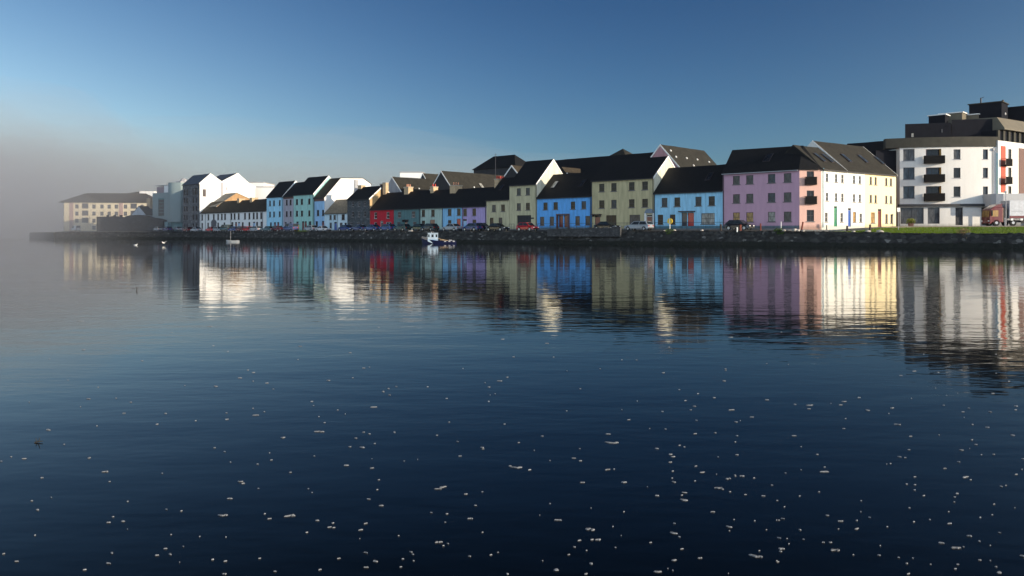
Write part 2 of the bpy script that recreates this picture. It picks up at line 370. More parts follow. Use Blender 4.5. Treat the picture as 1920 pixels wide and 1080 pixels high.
# ------------------------------------------------------------------ shore line, ground and water
QP = [(104, 252), (180, 247), (330, 228), (450, 201), (600, 172), (740, 153), (900, 138.5), (1100, 123), (1250, 114.5), (1400, 107), (1550, 100.5), (1700, 95), (1920, 87), (2400, 76)]
QUAY = [P(a, y) for a, y in QP]
def sm(a, b, x): t = max(0, min(1, (x - a) / (b - a))); return t * t * (3 - 2 * t)
def qdist(x, y):
    p = Vector((x, y)); best = 1e9
    for a, b in zip(QUAY, QUAY[1:]):
        d = b - a; t = max(0, min(1, (p - a).dot(d) / d.length_squared)); best = min(best, (p - a - d * t).length)
    return best
def zg(x, y):
    w = sm(33, 50, x); ze = 1.93 * (1 - w) + 1.60 * w; zb = 2.28 * (1 - sm(38, 58, x)) + 2.70 * sm(38, 58, x)
    d = qdist(x, y); return ze + (zb - ze) * sm(0, 13 + 14 * w, d)
DIRS = [(-.25, .97), (0, 1), (.4, .92)] + [(.689, .725)] * 11
DIRS = [Vector(d).normalized() for d in DIRS]
def shore_pts(n=6):
    out = []
    for i in range(len(QUAY) - 1):
        for k in range(n):
            t = k / n; out.append((QUAY[i].lerp(QUAY[i+1], t), DIRS[i].lerp(DIRS[i+1], t).normalized()))
    out.append((QUAY[-1], DIRS[-1])); return out
SH = shore_pts()
def strip(name, offs, dz, mat, i0=0, i1=None, parent=None):
    bm = bmesh.new(); rows = []
    for q, d in SH[i0:i1]:
        rows.append([bm.verts.new((*(q + d * o), zg(*(q + d * min(o, 60))) + dz)) for o in offs])
    for a, b in zip(rows, rows[1:]):
        for j in range(len(offs) - 1): bm.faces.new((a[j], b[j], b[j+1], a[j+1]))
    return mk(name, bm, mat, parent)
def ground_mat(name, c, s=.5, var=.3, rough=.9):
    m, n, b, N, L = nmat(name)
    v = coords(N, L); f = noise(N, L, v, s, 6, .7); g = noise(N, L, v, s * 14, 3)
    col = ramp(N, L, f, [(.3, tone(c, 1 - var)), (.7, tone(c, 1 + var))])
    L.new(mixc(N, L, .5, col, ramp(N, L, g, [(.3, (.6, .6, .6)), (.7, (1.2, 1.2, 1.2))]), 'MULTIPLY'), b.inputs['Base Color'])
    b.inputs['Roughness'].default_value = rough; bump(N, L, b, g, .4, .03); return m
ASPH = ground_mat('asphalt', (.032, .032, .034)); GRASS = ground_mat('lawn_grass', (.10, .17, .008), .25, .35); PATH = ground_mat('path_gravel', (.34, .28, .21), .8)
PAVE = ground_mat('pavement_concrete', (.20, .20, .20))
tag(strip('ground', [0.0, 1, 2.5, 5, 8, 11, 14, 20, 30, 60, 200, 900], 0, ASPH), kind='structure')
LI = 60                                                                    # the lawn starts where the terrace ends
tag(strip('lawn', [.75, 2, 4, 7, 10, 13, 16, 18.5], .035, GRASS, LI), kind='structure')
tag(strip('path', [18.6, 20, 22.4], .02, PATH, LI), kind='structure')

# water
m, n, b, N, L = nmat('sea_water')
geo = N.new('ShaderNodeNewGeometry')
def wn(scale, s, d, r=.5):
    mp = N.new('ShaderNodeMapping'); mp.inputs['Scale'].default_value = scale; L.new(geo.outputs['Position'], mp.inputs[0]); return noise(N, L, mp.outputs[0], s, d, r)
patch = ramp(N, L, wn((.35, 1.2, 1), .045, 3), [(.35, (.25, .25, .25)), (.65, (1, 1, 1))])
w1 = wn((.45, 1.0, 1), 1.6, 3, .55); w2 = wn((.5, 1.0, 1), 6.0, 2, .5); w3 = wn((.3, 1, 1), .35, 2)
def bnode(h, st, dist, prev=None):
    q = N.new('ShaderNodeBump'); q.inputs['Distance'].default_value = dist
    if isinstance(st, (int, float)): q.inputs['Strength'].default_value = st
    else: L.new(st, q.inputs['Strength'])
    L.new(h, q.inputs['Height'])
    if prev: L.new(prev, q.inputs['Normal'])
    return q.outputs[0]
sy = N.new('ShaderNodeSeparateXYZ'); L.new(geo.outputs['Position'], sy.inputs[0])
lee = N.new('ShaderNodeMapRange'); lee.interpolation_type = 'SMOOTHSTEP'; lee.inputs['From Min'].default_value = 22; lee.inputs['From Max'].default_value = 75; lee.inputs['To Min'].default_value = 1.15; lee.inputs['To Max'].default_value = .22
L.new(sy.outputs[1], lee.inputs['Value'])                                # the lee of the quay is calmer
mm = N.new('ShaderNodeMath'); mm.operation = 'MULTIPLY'; L.new(lee.outputs[0], mm.inputs[1]); L.new(patch, mm.inputs[0])
nrm = bnode(w3, 1.0, .012); nrm = bnode(w1, mm.outputs[0], .010, nrm); nrm = bnode(w2, mm.outputs[0], .0022, nrm)
N.remove(b)                                                              # dark body colour under a surface seen through a polarising filter
dfs = N.new('ShaderNodeBsdfDiffuse'); dfs.inputs['Color'].default_value = (.0012, .0022, .0032, 1)
gls = N.new('ShaderNodeBsdfGlossy'); gls.inputs['Roughness'].default_value = .042; gls.inputs['Color'].default_value = (1, 1, 1, 1); L.new(nrm, gls.inputs['Normal'])
frs = N.new('ShaderNodeFresnel'); frs.inputs['IOR'].default_value = 1.333; L.new(nrm, frs.inputs['Normal'])
pw = N.new('ShaderNodeMath'); pw.operation = 'POWER'; pw.inputs[1].default_value = 1.2; L.new(frs.outputs[0], pw.inputs[0])
mxs = N.new('ShaderNodeMixShader'); L.new(pw.outputs[0], mxs.inputs[0]); L.new(dfs.outputs[0], mxs.inputs[1]); L.new(gls.outputs[0], mxs.inputs[2]); L.new(mxs.outputs[0], N['Material Output'].inputs['Surface']); WATER = m
bm = bmesh.new()
vs = [bm.verts.new(c) for c in ((-2500, -300, 0), (2500, -300, 0), (2500, 4000, 0), (-2500, 4000, 0))]; bm.faces.new(vs)
tag(mk('water', bm, WATER), kind='structure')

# quay wall with its tide mark
m, n, b, N, L = nmat('quay_stone')
v = coords(N, L, (1, 1, 1.7)); vo = N.new('ShaderNodeTexVoronoi'); vo.inputs['Scale'].default_value = 2.0; L.new(v, vo.inputs['Vector'])
vd = N.new('ShaderNodeTexVoronoi'); vd.feature = 'DISTANCE_TO_EDGE'; vd.inputs['Scale'].default_value = 2.0; L.new(v, vd.inputs['Vector'])
sp = N.new('ShaderNodeSeparateColor'); L.new(vo.outputs['Color'], sp.inputs[0]); f = noise(N, L, coords(N, L), .7, 6, .7)
col = ramp(N, L, sp.outputs[0], [(0, (.014, .014, .014)), (.6, (.030, .030, .030)), (.93, (.055, .053, .05)), (1, (.20, .19, .18))])
col = mixc(N, L, .8, col, ramp(N, L, f, [(.3, (.45, .45, .4)), (.7, (1.15, 1.15, 1.15))]), 'MULTIPLY')
t = N.new('ShaderNodeTexCoord'); s = N.new('ShaderNodeSeparateXYZ'); L.new(t.outputs['Object'], s.inputs[0])
a = N.new('ShaderNodeMath'); a.operation = 'MULTIPLY_ADD'; a.inputs[1].default_value = .9; L.new(f, a.inputs[0]); L.new(s.outputs[2], a.inputs[2])
col = mixc(N, L, ramp(N, L, a.outputs[0], [(.95, (0, 0, 0)), (1.0, (1, 1, 1))]), (.006, .008, .005), col)
L.new(col, b.inputs['Base Color']); b.inputs['Roughness'].default_value = .85; bump(N, L, b, vd.outputs['Distance'], .8, .12)
QS = m
bm = bmesh.new(); rows = []
QF = shore_pts(26)
for i, (q, d) in enumerate(QF):
    zt = zg(*q) - .004; r = []
    for j, k in enumerate((-.18, .08, .28, .5, .72, .9, 1)):
        off = -.45 * (1 - k) + random.uniform(-.10, .10) - (.0 if j < 6 else 0)
        r.append(bm.verts.new((*(q + d * off), k * zt + (random.uniform(-.10, .16) if j == 6 else 0))))
    r.append(bm.verts.new((*(q + d * .75), zg(*(q + d * .75)) + random.uniform(.0, .09))))
    r.append(bm.verts.new((*(q + d * .8), zt - .5)))
    rows.append(r)
for a_, b_ in zip(rows, rows[1:]):
    for j in range(len(a_) - 1): bm.faces.new((a_[j], b_[j], b_[j+1], a_[j+1]))
tag(mk('quay_wall', bm, QS), 'long dark stone quay wall with a black tide mark along the water', 'quay wall')
bm = bmesh.new(); q0 = QUAY[0]                                         # quay end, towards the open water
prism(bm, [(0, -.3), (60, -.3), (60, 1.9), (0, 1.9)], 'x', -.4, .4)
mk('quay_end', bm, QS, None, (q0.x, q0.y, 0), (0, 0, math.atan2(.97, -.25) - R(90)))
tag(bpy.data.objects['quay_end'], 'end face of the quay at the misty left side', 'quay wall')

# ------------------------------------------------------------------ the terrace, left to right
def row(px0, px1, off=0):
    a = P(px0, YF(px0)) + B * off; b_ = P(px1, YF(px1)) + B * off; return a, b_
gr = 'houses of the waterfront terrace'
ZB = 2.22
def rows2(h, cols, cols0=None, **k):
    h.win(cols, 3.35, 4.55, .95, **k)
# --- white terrace 376-500
h = House('terrace_house', 'long low white terrace with an arched gateway and a dark slate roof', 'house', *row(376, 499.5), 2.15, gprof(7, 7.6, 10.8), WHITE, SLATE_BR, gr, gutter=True)
z2 = 260; f2 = 6.75
h.win([z2 + c / f2 for c in (803, 882, 950, 1005, 1052, 1093, 1173, 1214, 1266, 1345, 1400, 1455, 1498, 1550)], 3.3, 5.0, 1.0, pm=G_DARK)
h.win([z2 + c / f2 for c in (803, 878, 1005, 1317, 1400, 1498)], .9, 2.5, 1.0, pm=G_DARK)
h.win([z2 + 1085 / f2], 1.6, 2.5, 1.0, pm=G_DARK)
for c, m_ in ((1185, D_DARK), (1232, D_MAROON), (1270, D_PALE), (1460, D_PALE), (1555, D_DARK)): h.door(z2 + c / f2, 1.1, 2.5, m_)
xa = h.x(z2 + 952 / f2); h.ops.append((xa - 1.6, xa + 1.6, .02, 2.4))
bm = bmesh.new(); prism(bm, [(-1.59, 0), (1.59, 0), (1.59, 2.35)] + [(1.75 * math.cos(a_), 2.35 + 1.1 * math.sin(a_)) for a_ in [R(x) for x in range(0, 181, 20)]] + [(-1.59, 2.35)], 'y', -.05, .155)
mk('gateway', bm, plain('gateway_stone', (.10, .10, .11)), h.root, (xa, 0, 0))
for c in (847, 1170, 1572): h.pipe(z2 + c / f2)
h.chimney(452, 3.5, zy(373.5, 228), 1.2, 1.8, 0, h=1.0); h.chimney(476, 3.5, zy(371, 221), 1.2, 1.8, 0, h=1.0)
h.build()
# --- ochre gabled house behind it
h = House('gabled_house', 'ochre gabled house with a grey slate roof between the stone warehouse and the white terrace', 'house', P(377, YF(377) + 1.5) + B*1.6, P(397, YF(397)) + B * 1.6, 2.15,
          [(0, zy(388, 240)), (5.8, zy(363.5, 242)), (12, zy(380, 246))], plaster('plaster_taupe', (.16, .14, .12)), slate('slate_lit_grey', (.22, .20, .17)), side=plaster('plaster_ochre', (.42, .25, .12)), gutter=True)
h.win([379.5, 385], 5.9, 7.0, .9); h.win([380, 386], 3.0, 4.2, .9)
h.build()
bm = bmesh.new(); box(bm, h.L - .003, h.L + .03, 1.2, 2.3, 6.0, 7.4); mk('window', bm, G_MID, h.root)
# --- stone warehouse with white twin gables
h = House('warehouse', 'tall grey stone warehouse with two white rendered gables on its flank', 'building', P(342.5, YF(342.5)), P(374.5, YF(374.5)), 2.1,
          [(0, 16.4), (3.3, 19.3), (6.8, 17.1), (12, 19.9), (15.4, 17.2), (17.8, 16.0)], stone('warehouse_stone', (.10, .105, .115), (.17, .17, .18), 1.6), slate('slate_blue_pale', (.12, .13, .16)), barge='R', side=WHITE)
h.win([z2 + c / f2 for c in (582, 615, 690, 718, 738)], 11.0, 12.9, .85, FR_DARK, G_DARK)
for z0 in (.9, 3.5, 6.1, 8.6): h.win([z2 + c / f2 for c in (582, 612, 692, 733)], z0, z0 + 1.6, .85, FR_DARK, G_DARK)
h.build()
bm = bmesh.new(); box(bm, h.L - .003, h.L + .06, 6.5, 7.3, -.5, 14.8); mk('downpipe', bm, FR_GREY, h.root)
bm = bmesh.new(); box(bm, h.L - .003, h.L + .03, .9, 1.9, 10.4, 12.6); mk('window', bm, FR_DARK, h.root)
bm = bmesh.new(); box(bm, h.L - .003, h.L + .03, 8.2, 8.7, 12.6, 13.5); mk('window', bm, FR_GREY, h.root)
# --- white blocks beyond the gables
def slab_house(name, label, px0, px1, Y, pytop, d, mat, cat='building', pybot=None, ext=None):
    A = P(px0, Y); Bq = P(px1, Y); rt = thing(name, label, cat, (A.x, A.y, 2.1)); Lw = Bq.x - A.x; zt = zy(pytop, Y) - 2.1
    bm = bmesh.new(); box(bm, 0, Lw, 0, d, -.5, zt - .003); mk('wall', bm, mat, rt)
    bm = bmesh.new(); box(bm, -.15, Lw + .15, -.15, d + .15, zt, zt + .25); mk('roof', bm, FR_GREY, rt); return rt, Lw, zt
slab_house('flat_roofed_block', 'flat roofed white block showing right of the twin white gables', 464, 494, 262, 342.5, 12, WHITE)
slab_house('flat_roofed_block', 'lower flat roofed white block with a stepped top behind the blue terrace house', 478, 513, 254, 351, 8, WHITE)
# --- 500-531 light blue
def sash(h, cols, ys, w=.85, **k):
    for (a_, c_) in ys: h.win(cols, a_, c_, w, **k)
z3 = 480; f3 = 6.75
THREE = ((6.6, 8.0), (3.7, 5.1)); D3 = 7.4
h = House('terrace_house', 'three storey light blue house with four dark doorways, left of the narrow mauve house', 'house', *row(500, 530.5), 2.15, gprof(D3, 11.1, 15.1), plaster('plaster_light_blue', (.40, .74, .95)), SLATE_B, gr, barge='R')
sash(h, [z3 + c / f3 for c in (177, 227, 300)], THREE, pm=G_DARK); h.win([z3 + 187 / f3], .7, 2.3, .9, pm=G_DARK)
for c in (240, 281): h.door(z3 + c / f3, .95, 2.3, D_MAROON)
h.pipe(x=h.L - .2); h.build()
h = House('terrace_house', 'narrow mauve grey house between the light blue and the aqua houses', 'house', *row(531, 550), 2.15, gprof(D3, 11.0, 14.6), plaster('plaster_mauve', (.42, .40, .46)), SLATE_B, gr)
sash(h, [z3 + c / f3 for c in (389, 438)], THREE, pm=G_DARK); h.win([z3 + 438 / f3], .7, 2.3, .85, pm=G_DARK); h.door(z3 + 375 / f3, .95, 2.3, D_BROWN); h.trim(8.2, 8.8, FR_BROWN, 'cornice'); h.build()
h = House('terrace_house', 'tall aqua green three storey house with twin maroon doors and the highest ridge nearby', 'house', *row(550.5, 588.5), 2.15, gprof(8.4, 11.3, 15.7), plaster('plaster_aqua', (.38, .67, .62)), SLATE_B, gr, barge='R')
sash(h, [z3 + c / f3 for c in (518, 580, 674)], THREE, w=1.0, pm=G_DARK); h.win([z3 + c / f3 for c in (524, 683)], .7, 2.4, 1.1)
for c in (596, 629): h.door(z3 + c / f3, .95, 2.4, D_MAROON)
h.pipe(x=h.L - .2); h.build()
h = House('terrace_house', 'bright blue house whose huge blank white flank wall faces right', 'house', *row(589, 608.5), 2.15, [(0, 10.2), (4.6, 15.0), (11.2, 15.3), (13.6, 14.0)], plaster('plaster_blue', (.34, .58, .85)), SLATE_BR, gr, side=WHITE)
sash(h, [z3 + 785 / f3], ((3.7, 5.1),), w=1.0, pm=G_DARK); sash(h, [z3 + 848 / f3], ((3.7, 5.1),), w=.9, pm=G_DARK); h.win([z3 + 768 / f3], .7, 2.4, 1.0, pm=G_DARK); h.door(z3 + 848 / f3, .95, 2.4, D_MAROON)
h.trim(7.2, 7.9, FR_BROWN, 'cornice'); h.pipe(x=.15); h.build()
bm = bmesh.new(); box(bm, h.L - .003, h.L + .35, 8.6, 9.5, -.5, 12.7); mk('flue', bm, FR_GREY, h.root)
# --- low white cottages 610-651
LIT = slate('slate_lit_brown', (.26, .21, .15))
h = House('cottage', 'low pale blue cottage beside the big white flank wall', 'house', *row(609, 632), 2.15, gprof(6.6, 6.4, 9.6), plaster('plaster_ice_blue', (.60, .78, .88)), LIT, gr)
h.win([z3 + c / f3 for c in (943, 995)], 2.7, 3.8, .95, pm=G_MID); h.win([z3 + 945 / f3], .6, 2.0, .9, pm=G_MID); h.door(z3 + 1005 / f3, 1.0, 2.1, D_BLUE); h.build()
h = House('cottage', 'low white cottage with a dark door against the dark stone house', 'house', *row(632.3, 650.8), 2.15, gprof(6.6, 6.4, 9.6), plaster('plaster_blue_white', (.68, .82, .90)), LIT, gr)
h.win([z3 + 1103 / f3], 2.6, 3.9, 1.3, pm=G_DARK); h.door(z3 + 1077 / f3, 1.1, 1.9, D_DARK, fan=False); h.win([z3 + 1133 / f3], .7, 1.9, .9, pm=G_DARK); h.pipe(x=.1); h.build()
# --- dark stone house
z4 = 640; f4 = 5.68
h = House('stone_house', 'dark grey stone three storey house with an ochre gable and pale window frames', 'house', *row(651.3, 693.5), 2.15, gprof(7.2, 9.4, 12.3), stone('house_stone', (.055, .065, .075), (.10, .11, .12), 1.8), SLATE_B, gr, barge='R', side=plaster('plaster_gable_ochre', (.50, .34, .17)))
for a_, c_ in ((5.6, 6.7), (3.2, 4.5)): h.win([z4 + c / f4 for c in (122, 187, 250)], a_, c_, .85, FR_GREY, [G_DARK, G_MID])
h.win([z4 + c / f4 for c in (105, 182, 230)], .9, 2.0, 1.1, FR_GREY, G_MID)
h.chimney(678, 3.6, zy(348, 187), 1.3, 1.2, 0, h=1.2); h.chimney(717, 3.6, zy(345.5, 182), .5, 1.0, 0, h=1.2, mat=PIPE); h.build()
# --- low row
def low(px0, px1, label, mat, name='terrace_house', zr=10.6):
    return House(name, label, 'house', *row(px0, px1), 2.18, gprof(7.4, 6.95, zr), mat, SLATE_B, gr)
h = low(694, 738, 'bright red two storey house with white framed windows', plaster('plaster_red', (.50, .012, .03), .2))
h.win([z4 + c / f4 for c in (365, 497)], 2.7, 4.1, 1.0, FR_WHITE, G_DARK); h.win([z4 + c / f4 for c in (365,)], .5, 1.9, 1.0, FR_WHITE, G_DARK); h.door(z4 + 432 / f4, 1.0, 2.1, D_DARK, FR_WHITE); h.win([z4 + 505 / f4], .5, 1.9, 1.9, FR_WHITE, G_DARK, 'pair')
h.chimney(723, 3.7, zy(343.5, 182), 1.1, .8, 0, h=3.0); h.build()
h = low(738.5, 788, 'dark sea green house right of the red house', plaster('plaster_sea_green', (.10, .20, .21)))
h.win([z4 + c / f4 for c in (618, 768)], 2.8, 4.1, 1.15, FR_GREY, G_MID); h.win([z4 + c / f4 for c in (612, 780)], .6, 1.9, 1.15, FR_GREY, G_MID); h.door(z4 + 690 / f4, 1.0, 2.1, D_BROWN, canopy=True)
h.chimney(766, 3.7, zy(351, 175), 1.5, 1.3, 3); h.pipe(x=h.L - .1); h.build()
h = low(788.5, 829, 'pale grey green house with a brown door left of the sky blue house', plaster('plaster_sage', (.45, .58, .52)))
h.win([z4 + c / f4 for c in (873, 975)], 2.9, 4.3, 1.05, pm=G_DARK); h.win([z4 + 873 / f4], .8, 2.1, 1.1, pm=G_DARK); h.door(z4 + 970 / f4, 1.5, 2.2, D_BROWN, fan=False)
h.chimney(814, 3.7, zy(351, 170), 1.0, 1.3, 2, POTR); h.build()
h = low(829.5, 866, 'sky blue two storey house with a bright red door', plaster('plaster_sky_blue', (.28, .58, .86)))
h.win([z4 + c / f4 for c in (1153, 1251)], 3.0, 4.35, 1.05, pm=G_DARK); h.win([z4 + 1153 / f4], .7, 2.1, 1.05, pm=G_DARK); h.door(z4 + 1250 / f4, 1.15, 2.3, D_RED, fan=False)
h.chimney(855, 3.7, zy(347.5, 163), 1.7, 1.9, 3, POT); h.pipe(x=.1); h.build()
z5 = 800; f5 = 5.14
h = low(866.5, 911.5, 'lilac two storey house with a pale blue door', plaster('plaster_lilac', (.49, .38, .67)))
h.win([z5 + c / f5 for c in (369, 458)], 2.9, 4.3, 1.05, pm=G_DARK); h.win([z5 + 459 / f5], .7, 2.1, 1.05, pm=G_DARK); h.door(z5 + 368 / f5, 1.1, 2.2, D_PALE)
h.pipe(x=.1); h.pipe(x=h.L - .1, top=5.6); h.build()
YEL = plaster('plaster_pale_yellow', (.60, .54, .34)); 
h = House('terrace_house', 'small pale yellow two storey house with a row of red chimney pots', 'house', *row(912, 955), 2.2, gprof(9, 8.05, 12.3), YEL, SLATE_B, gr)
h.win([z5 + c / f5 for c in (648, 736)], 3.55, 4.85, 1.0); h.win([z5 + c / f5 for c in (626, 711)], .8, 2.4, 1.0); h.door(z5 + 788 / f5, 1.1, 2.4, D_DARK)
bm = bmesh.new(); xa = h.x(929, 4.5); tube(bm, (xa, 4.5, 9.6), (xa, 4.5, 15.3), .035, 6); tube(bm, (xa - .5, 4.5, 15.0), (xa + .5, 4.5, 15.0), .02, 5); tube(bm, (xa - .35, 4.5, 14.7), (xa + .35, 4.5, 14.7), .02, 5); mk('aerial', bm, STEEL, h.root)
h.chimney(938, 4.5, zy(337, 158), 1.0, 2.3, 5, POTR, 1.9); h.skylight(941, 2.4, .8, 1.5, G_DARK); h.build()
D45 = 9.2
h = House('terrace_house', 'three storey pale yellow house with a wide dark gateway and a sunlit gable', 'house', *row(955.3, 1006.5), 2.2, gprof(D45, 10.65, 15.2), YEL, SLATE_B, gr, barge='R', side=CREAMP)
for a_, c_ in ((6.45, 7.75), (3.7, 5.0)): h.win([z5 + c / f5 for c in (888, 975)], a_, c_, 1.0)
xg = h.x(z5 + 938 / f5); h.ops.append((xg - 1.75, xg + 1.75, .02, 2.75))
bm = bmesh.new(); box(bm, -1.74, 1.74, .12, .155, .02, 2.74); 
for k in range(-4, 5): box(bm, k * .38 - .03, k * .38 + .03, .06, .121, .04, 2.7)
mk('gate', bm, PIPE, h.root, (xg, 0, 0))
bm = bmesh.new(); box(bm, -.35, .35, -.04, -.003, 0, .25); mk('name_board', bm, PIPE, h.root, (h.x(998.5), 0, 2.05))
h.pipe(x=h.L - .1); h.build()
z6 = 980; f6 = 4.9
h = House('terrace_house', 'cornflower blue two storey house with a pair of maroon doors in one porch', 'house', *row(1007, 1108.5), 2.25, gprof(D45, 8.05, 12.35), plaster('plaster_cornflower', (.14, .46, .95)), SLATE_B, gr)
h.win([z6 + c / f6 for c in (209, 303, 462, 561)], 3.6, 4.9, 1.0); h.win([z6 + c / f6 for c in (178, 268, 504, 597)], .8, 2.35, 1.0, pm=G_MID)
for c in (353, 401): h.door(z6 + c / f6, .95, 2.5, D_MAROON, fan=False)
x0 = h.x(z6 + 322 / f6); x1 = h.x(z6 + 432 / f6)
bm = bmesh.new(); box(bm, x0, x1, -.5, -.003, 2.62, 2.8); box(bm, x0, x0 + .15, -.45, -.003, .03, 2.617); box(bm, x1 - .15, x1, -.45, -.003, .03, 2.617); mk('porch', bm, FR_BROWN, h.root)
h.pipe(x=h.L - .12, top=5.6); h.skylight(1041, 2.4, .9, 1.9, G_PALE); h.skylight(1093, 2.4, .9, 1.9, G_DARK); h.trim(.0, .45, plaster('plinth_blue', (.16, .26, .36))); h.build()
h = House('terrace_house', 'wide pale yellow three storey house with a white arched doorway at its right end', 'house', *row(1109, 1226), 2.25, gprof(8.2, 10.6, 14.1), plaster('plaster_khaki_yellow', (.58, .50, .29)), SLATE_B, gr, barge='R', side=CREAMP)
cl = [z6 + c / f6 for c in (727, 838, 1002, 1124)]
for a_, c_ in ((6.4, 7.75), (3.6, 4.95)): h.win(cl, a_, c_, 1.1)
h.door(z6 + 688 / f6, 1.1, 2.4, D_MAROON, canopy=True); h.win([z6 + 814 / f6], .6, 2.4, 2.1, pm=G_DARK, style='pair'); h.win([z6 + 1030 / f6], .6, 2.4, 2.1, pm=G_MID, style='cross'); h.door(z6 + 1165 / f6, 1.15, 2.35, D_MAROON, FR_WHITE)
xd = h.x(z6 + 1165 / f6)
for s_ in (-1, 1):
    bm = bmesh.new(); box(bm, *sorted((s_ * .6, s_ * .9)), -.12, -.003, 0, 2.6); mk('pilaster', bm, BARGE, h.root, (xd, 0, 0))
bm = bmesh.new(); prism(bm, [(.9 * math.cos(R(a_)), 2.605 + .75 * math.sin(R(a_))) for a_ in range(0, 181, 15)], 'y', -.12, -.003); mk('door_arch', bm, plain('arch_grey_blue', (.18, .22, .27)), h.root, (xd, 0, 0))
h.pipe(x=.12); h.pipe(x=h.L - .12); h.build()
z7 = 1200; f7 = 4.5
h = House('terrace_house', 'pale blue two storey house with a navy and a red door side by side', 'house', *row(1226.5, 1355), 2.28, gprof(8.6, 8.07, 12.15), plaster('plaster_baby_blue', (.36, .70, .93)), SLATE_B, gr)
h.win([z7 + c / f7 for c in (207, 314, 493, 605)], 3.55, 4.95, 1.05); h.win([z7 + c / f7 for c in (172, 275)], .75, 2.3, 1.0, pm=G_DARK); h.win([z7 + 573 / f7], .75, 2.4, 2.3, pm=G_PALE, style='cross')
h.door(z7 + 375 / f7, .95, 2.5, D_DARK, fan=False); h.door(z7 + 429 / f7, 1.1, 2.5, D_RED, fan=False)
x0 = h.x(z7 + 338 / f7); x1 = h.x(z7 + 466 / f7); bm = bmesh.new(); box(bm, x0, x1, -.6, -.003, 2.65, 2.8); mk('canopy', bm, FR_DARK, h.root)
h.pipe(x=.12, top=5.6); h.skylight(1331, 2.3, .9, 1.8, G_DARK); h.trim(.0, .45, plaster('plinth_teal', (.14, .28, .36))); h.build()
# --- pink corner block with its chamfer and hipped roof
C0 = P(1355.3, YF(1355.3)); C1 = P(1499, 112.1); C2 = P(1540, 112.0)
PINK = plaster('plaster_pink', (.57, .34, .44), .12); PINK_LIT = plaster('plaster_pink_sunlit', (.68, .42, .35), .1)  # canted wall gets a warmer copy of the pink, sunlight put into its colour
h = House('apartment_house', 'long pink three storey corner building with a canted end and small black balconies', 'building', C0, C1, 2.3, gprof(9, 10.65, 14.2), PINK, SLATE_B, gr)
z8 = 1340
for (a_, c_) in ((6.55, 7.8), (3.8, 5.1), (1.0, 2.4)):
    h.win([z8 + c / 4.5 for c in (183, 296, 480, 615)], a_, c_, 1.1, pm=[G_MID, G_MID, G_BLUE, G_MID] if a_ > 2 else [G_OCHRE, G_OCHRE, G_PALE, G_MID])
h.pipe(x=.15); h.trim(.0, .42, plaster('plinth_grey', (.20, .23, .28)))
bm = bmesh.new(); front_wall(bm, .006, h.L, 8.35, h.ops)
for pts in (((.006, 0), (.006, 9)),): bm.faces.new([bm.verts.new(v) for v in ((.006, 0, -.6), (.006, 9, -.6), (.006, 9, 8.35), (.006, 0, 8.35))])
mk('wall', bm, PINK, h.root)
u2 = (C2 - C1).normalized(); L2 = (C2 - C1).length; lc = thing
rzc = math.atan2(u2.y, u2.x) - h.rz; wx = (C1 - h.A).dot(h.u); wy = (C1 - h.A).dot(h.b)
wp = (L2/2 - .5, L2/2 + .5)
bm = bmesh.new(); front_wall(bm, 0, L2, 8.35, [(wp[0], wp[1], 1.0, 2.6), (wp[0], wp[1], 3.5, 5.3), (wp[0], wp[1], 6.2, 8.0)])
cw = mk('canted_wall', bm, PINK_LIT, h.root, (wx, wy, 0), (0, 0, rzc))
for a_, c_ in ((1.0, 2.6), (3.5, 5.3), (6.2, 8.0)):
    put_window(cw, L2/2, a_, 1.0, c_ - a_, FR_DARK, G_DARK, 'cross', 0, 0, True)
    if a_ > 3:
        bm = bmesh.new(); box(bm, -.8, .8, -.42, -.38, .0, .06); box(bm, -.8, .8, -.42, -.38, .95, 1.0); box(bm, -.8, .8, -.42, -.003, -.1, -.02)
        for k in range(15): box(bm, -.78 + k * .108, -.75 + k * .108, -.415, -.385, .0, .96)
        for s_ in (-1, 1): box(bm, s_ * .8 - .02, s_ * .8 + .02, -.42, -.003, .95, 1.0)
        for s_ in (-1, 1):
            for q in (-.3, -.2, -.1): box(bm, s_ * .8 - .012, s_ * .8 + .012, q - .012, q + .012, -.02, .95)
        box(bm, -.78, .78, -.408, -.398, -.02, .95)
        mk('balcony', bm, BALC, h.root, (wx + u2.dot(h.u) * L2/2, wy + u2.dot(h.b) * L2/2, a_), (0, 0, rzc))
def loc2(p, z=0): d_ = Vector((p[0], p[1])) - h.A; return Vector((d_.dot(h.u), d_.dot(h.b), z - h.zb))
R0 = P(1373, 122.6); R1 = P(1506, 116.3); W0 = C2; WD = (P(1680, 124) - C2).normalized(); WB = Vector((-WD.y, WD.x))
def hip_roof(root, polys, mat, name='roof', th=.14):
    bm = bmesh.new()
    for poly in polys: bm.faces.new([bm.verts.new(v) for v in poly])
    bmesh.ops.remove_doubles(bm, verts=bm.verts[:], dist=.004)
    bmesh.ops.recalc_face_normals(bm, faces=bm.faces[:])
    up = sum(f.normal.z for f in bm.faces)
    if up < 0: bmesh.ops.reverse_faces(bm, faces=bm.faces[:])
    r = bmesh.ops.extrude_face_region(bm, geom=bm.faces[:])
    for v in [g for g in r['geom'] if isinstance(g, bmesh.types.BMVert)]: v.co.z += th
    return mk(name, bm, mat, root)
ze = 10.66; zr = 14.2; fo = -h.b * .3
e0 = loc2(C0 - h.b * .3, ze - .2); e1 = loc2(C1 - h.b * .25, ze - .2); e2 = loc2(C2 + Vector((0, -.3)), ze - .2); r0 = loc2(R0, zr); r1 = loc2(R1, zr)
bk0 = loc2(C0 + h.b * 9, ze); bk1 = loc2(R1 + h.b * 5, ze); e0b = loc2(C0, ze)
roof = hip_roof(h.root, [(e0, e1, r1, r0), (e1, e2, r1), (e0, r0, bk0), (r0, r1, bk1, bk0)], SLATE_B)
h.gut = False
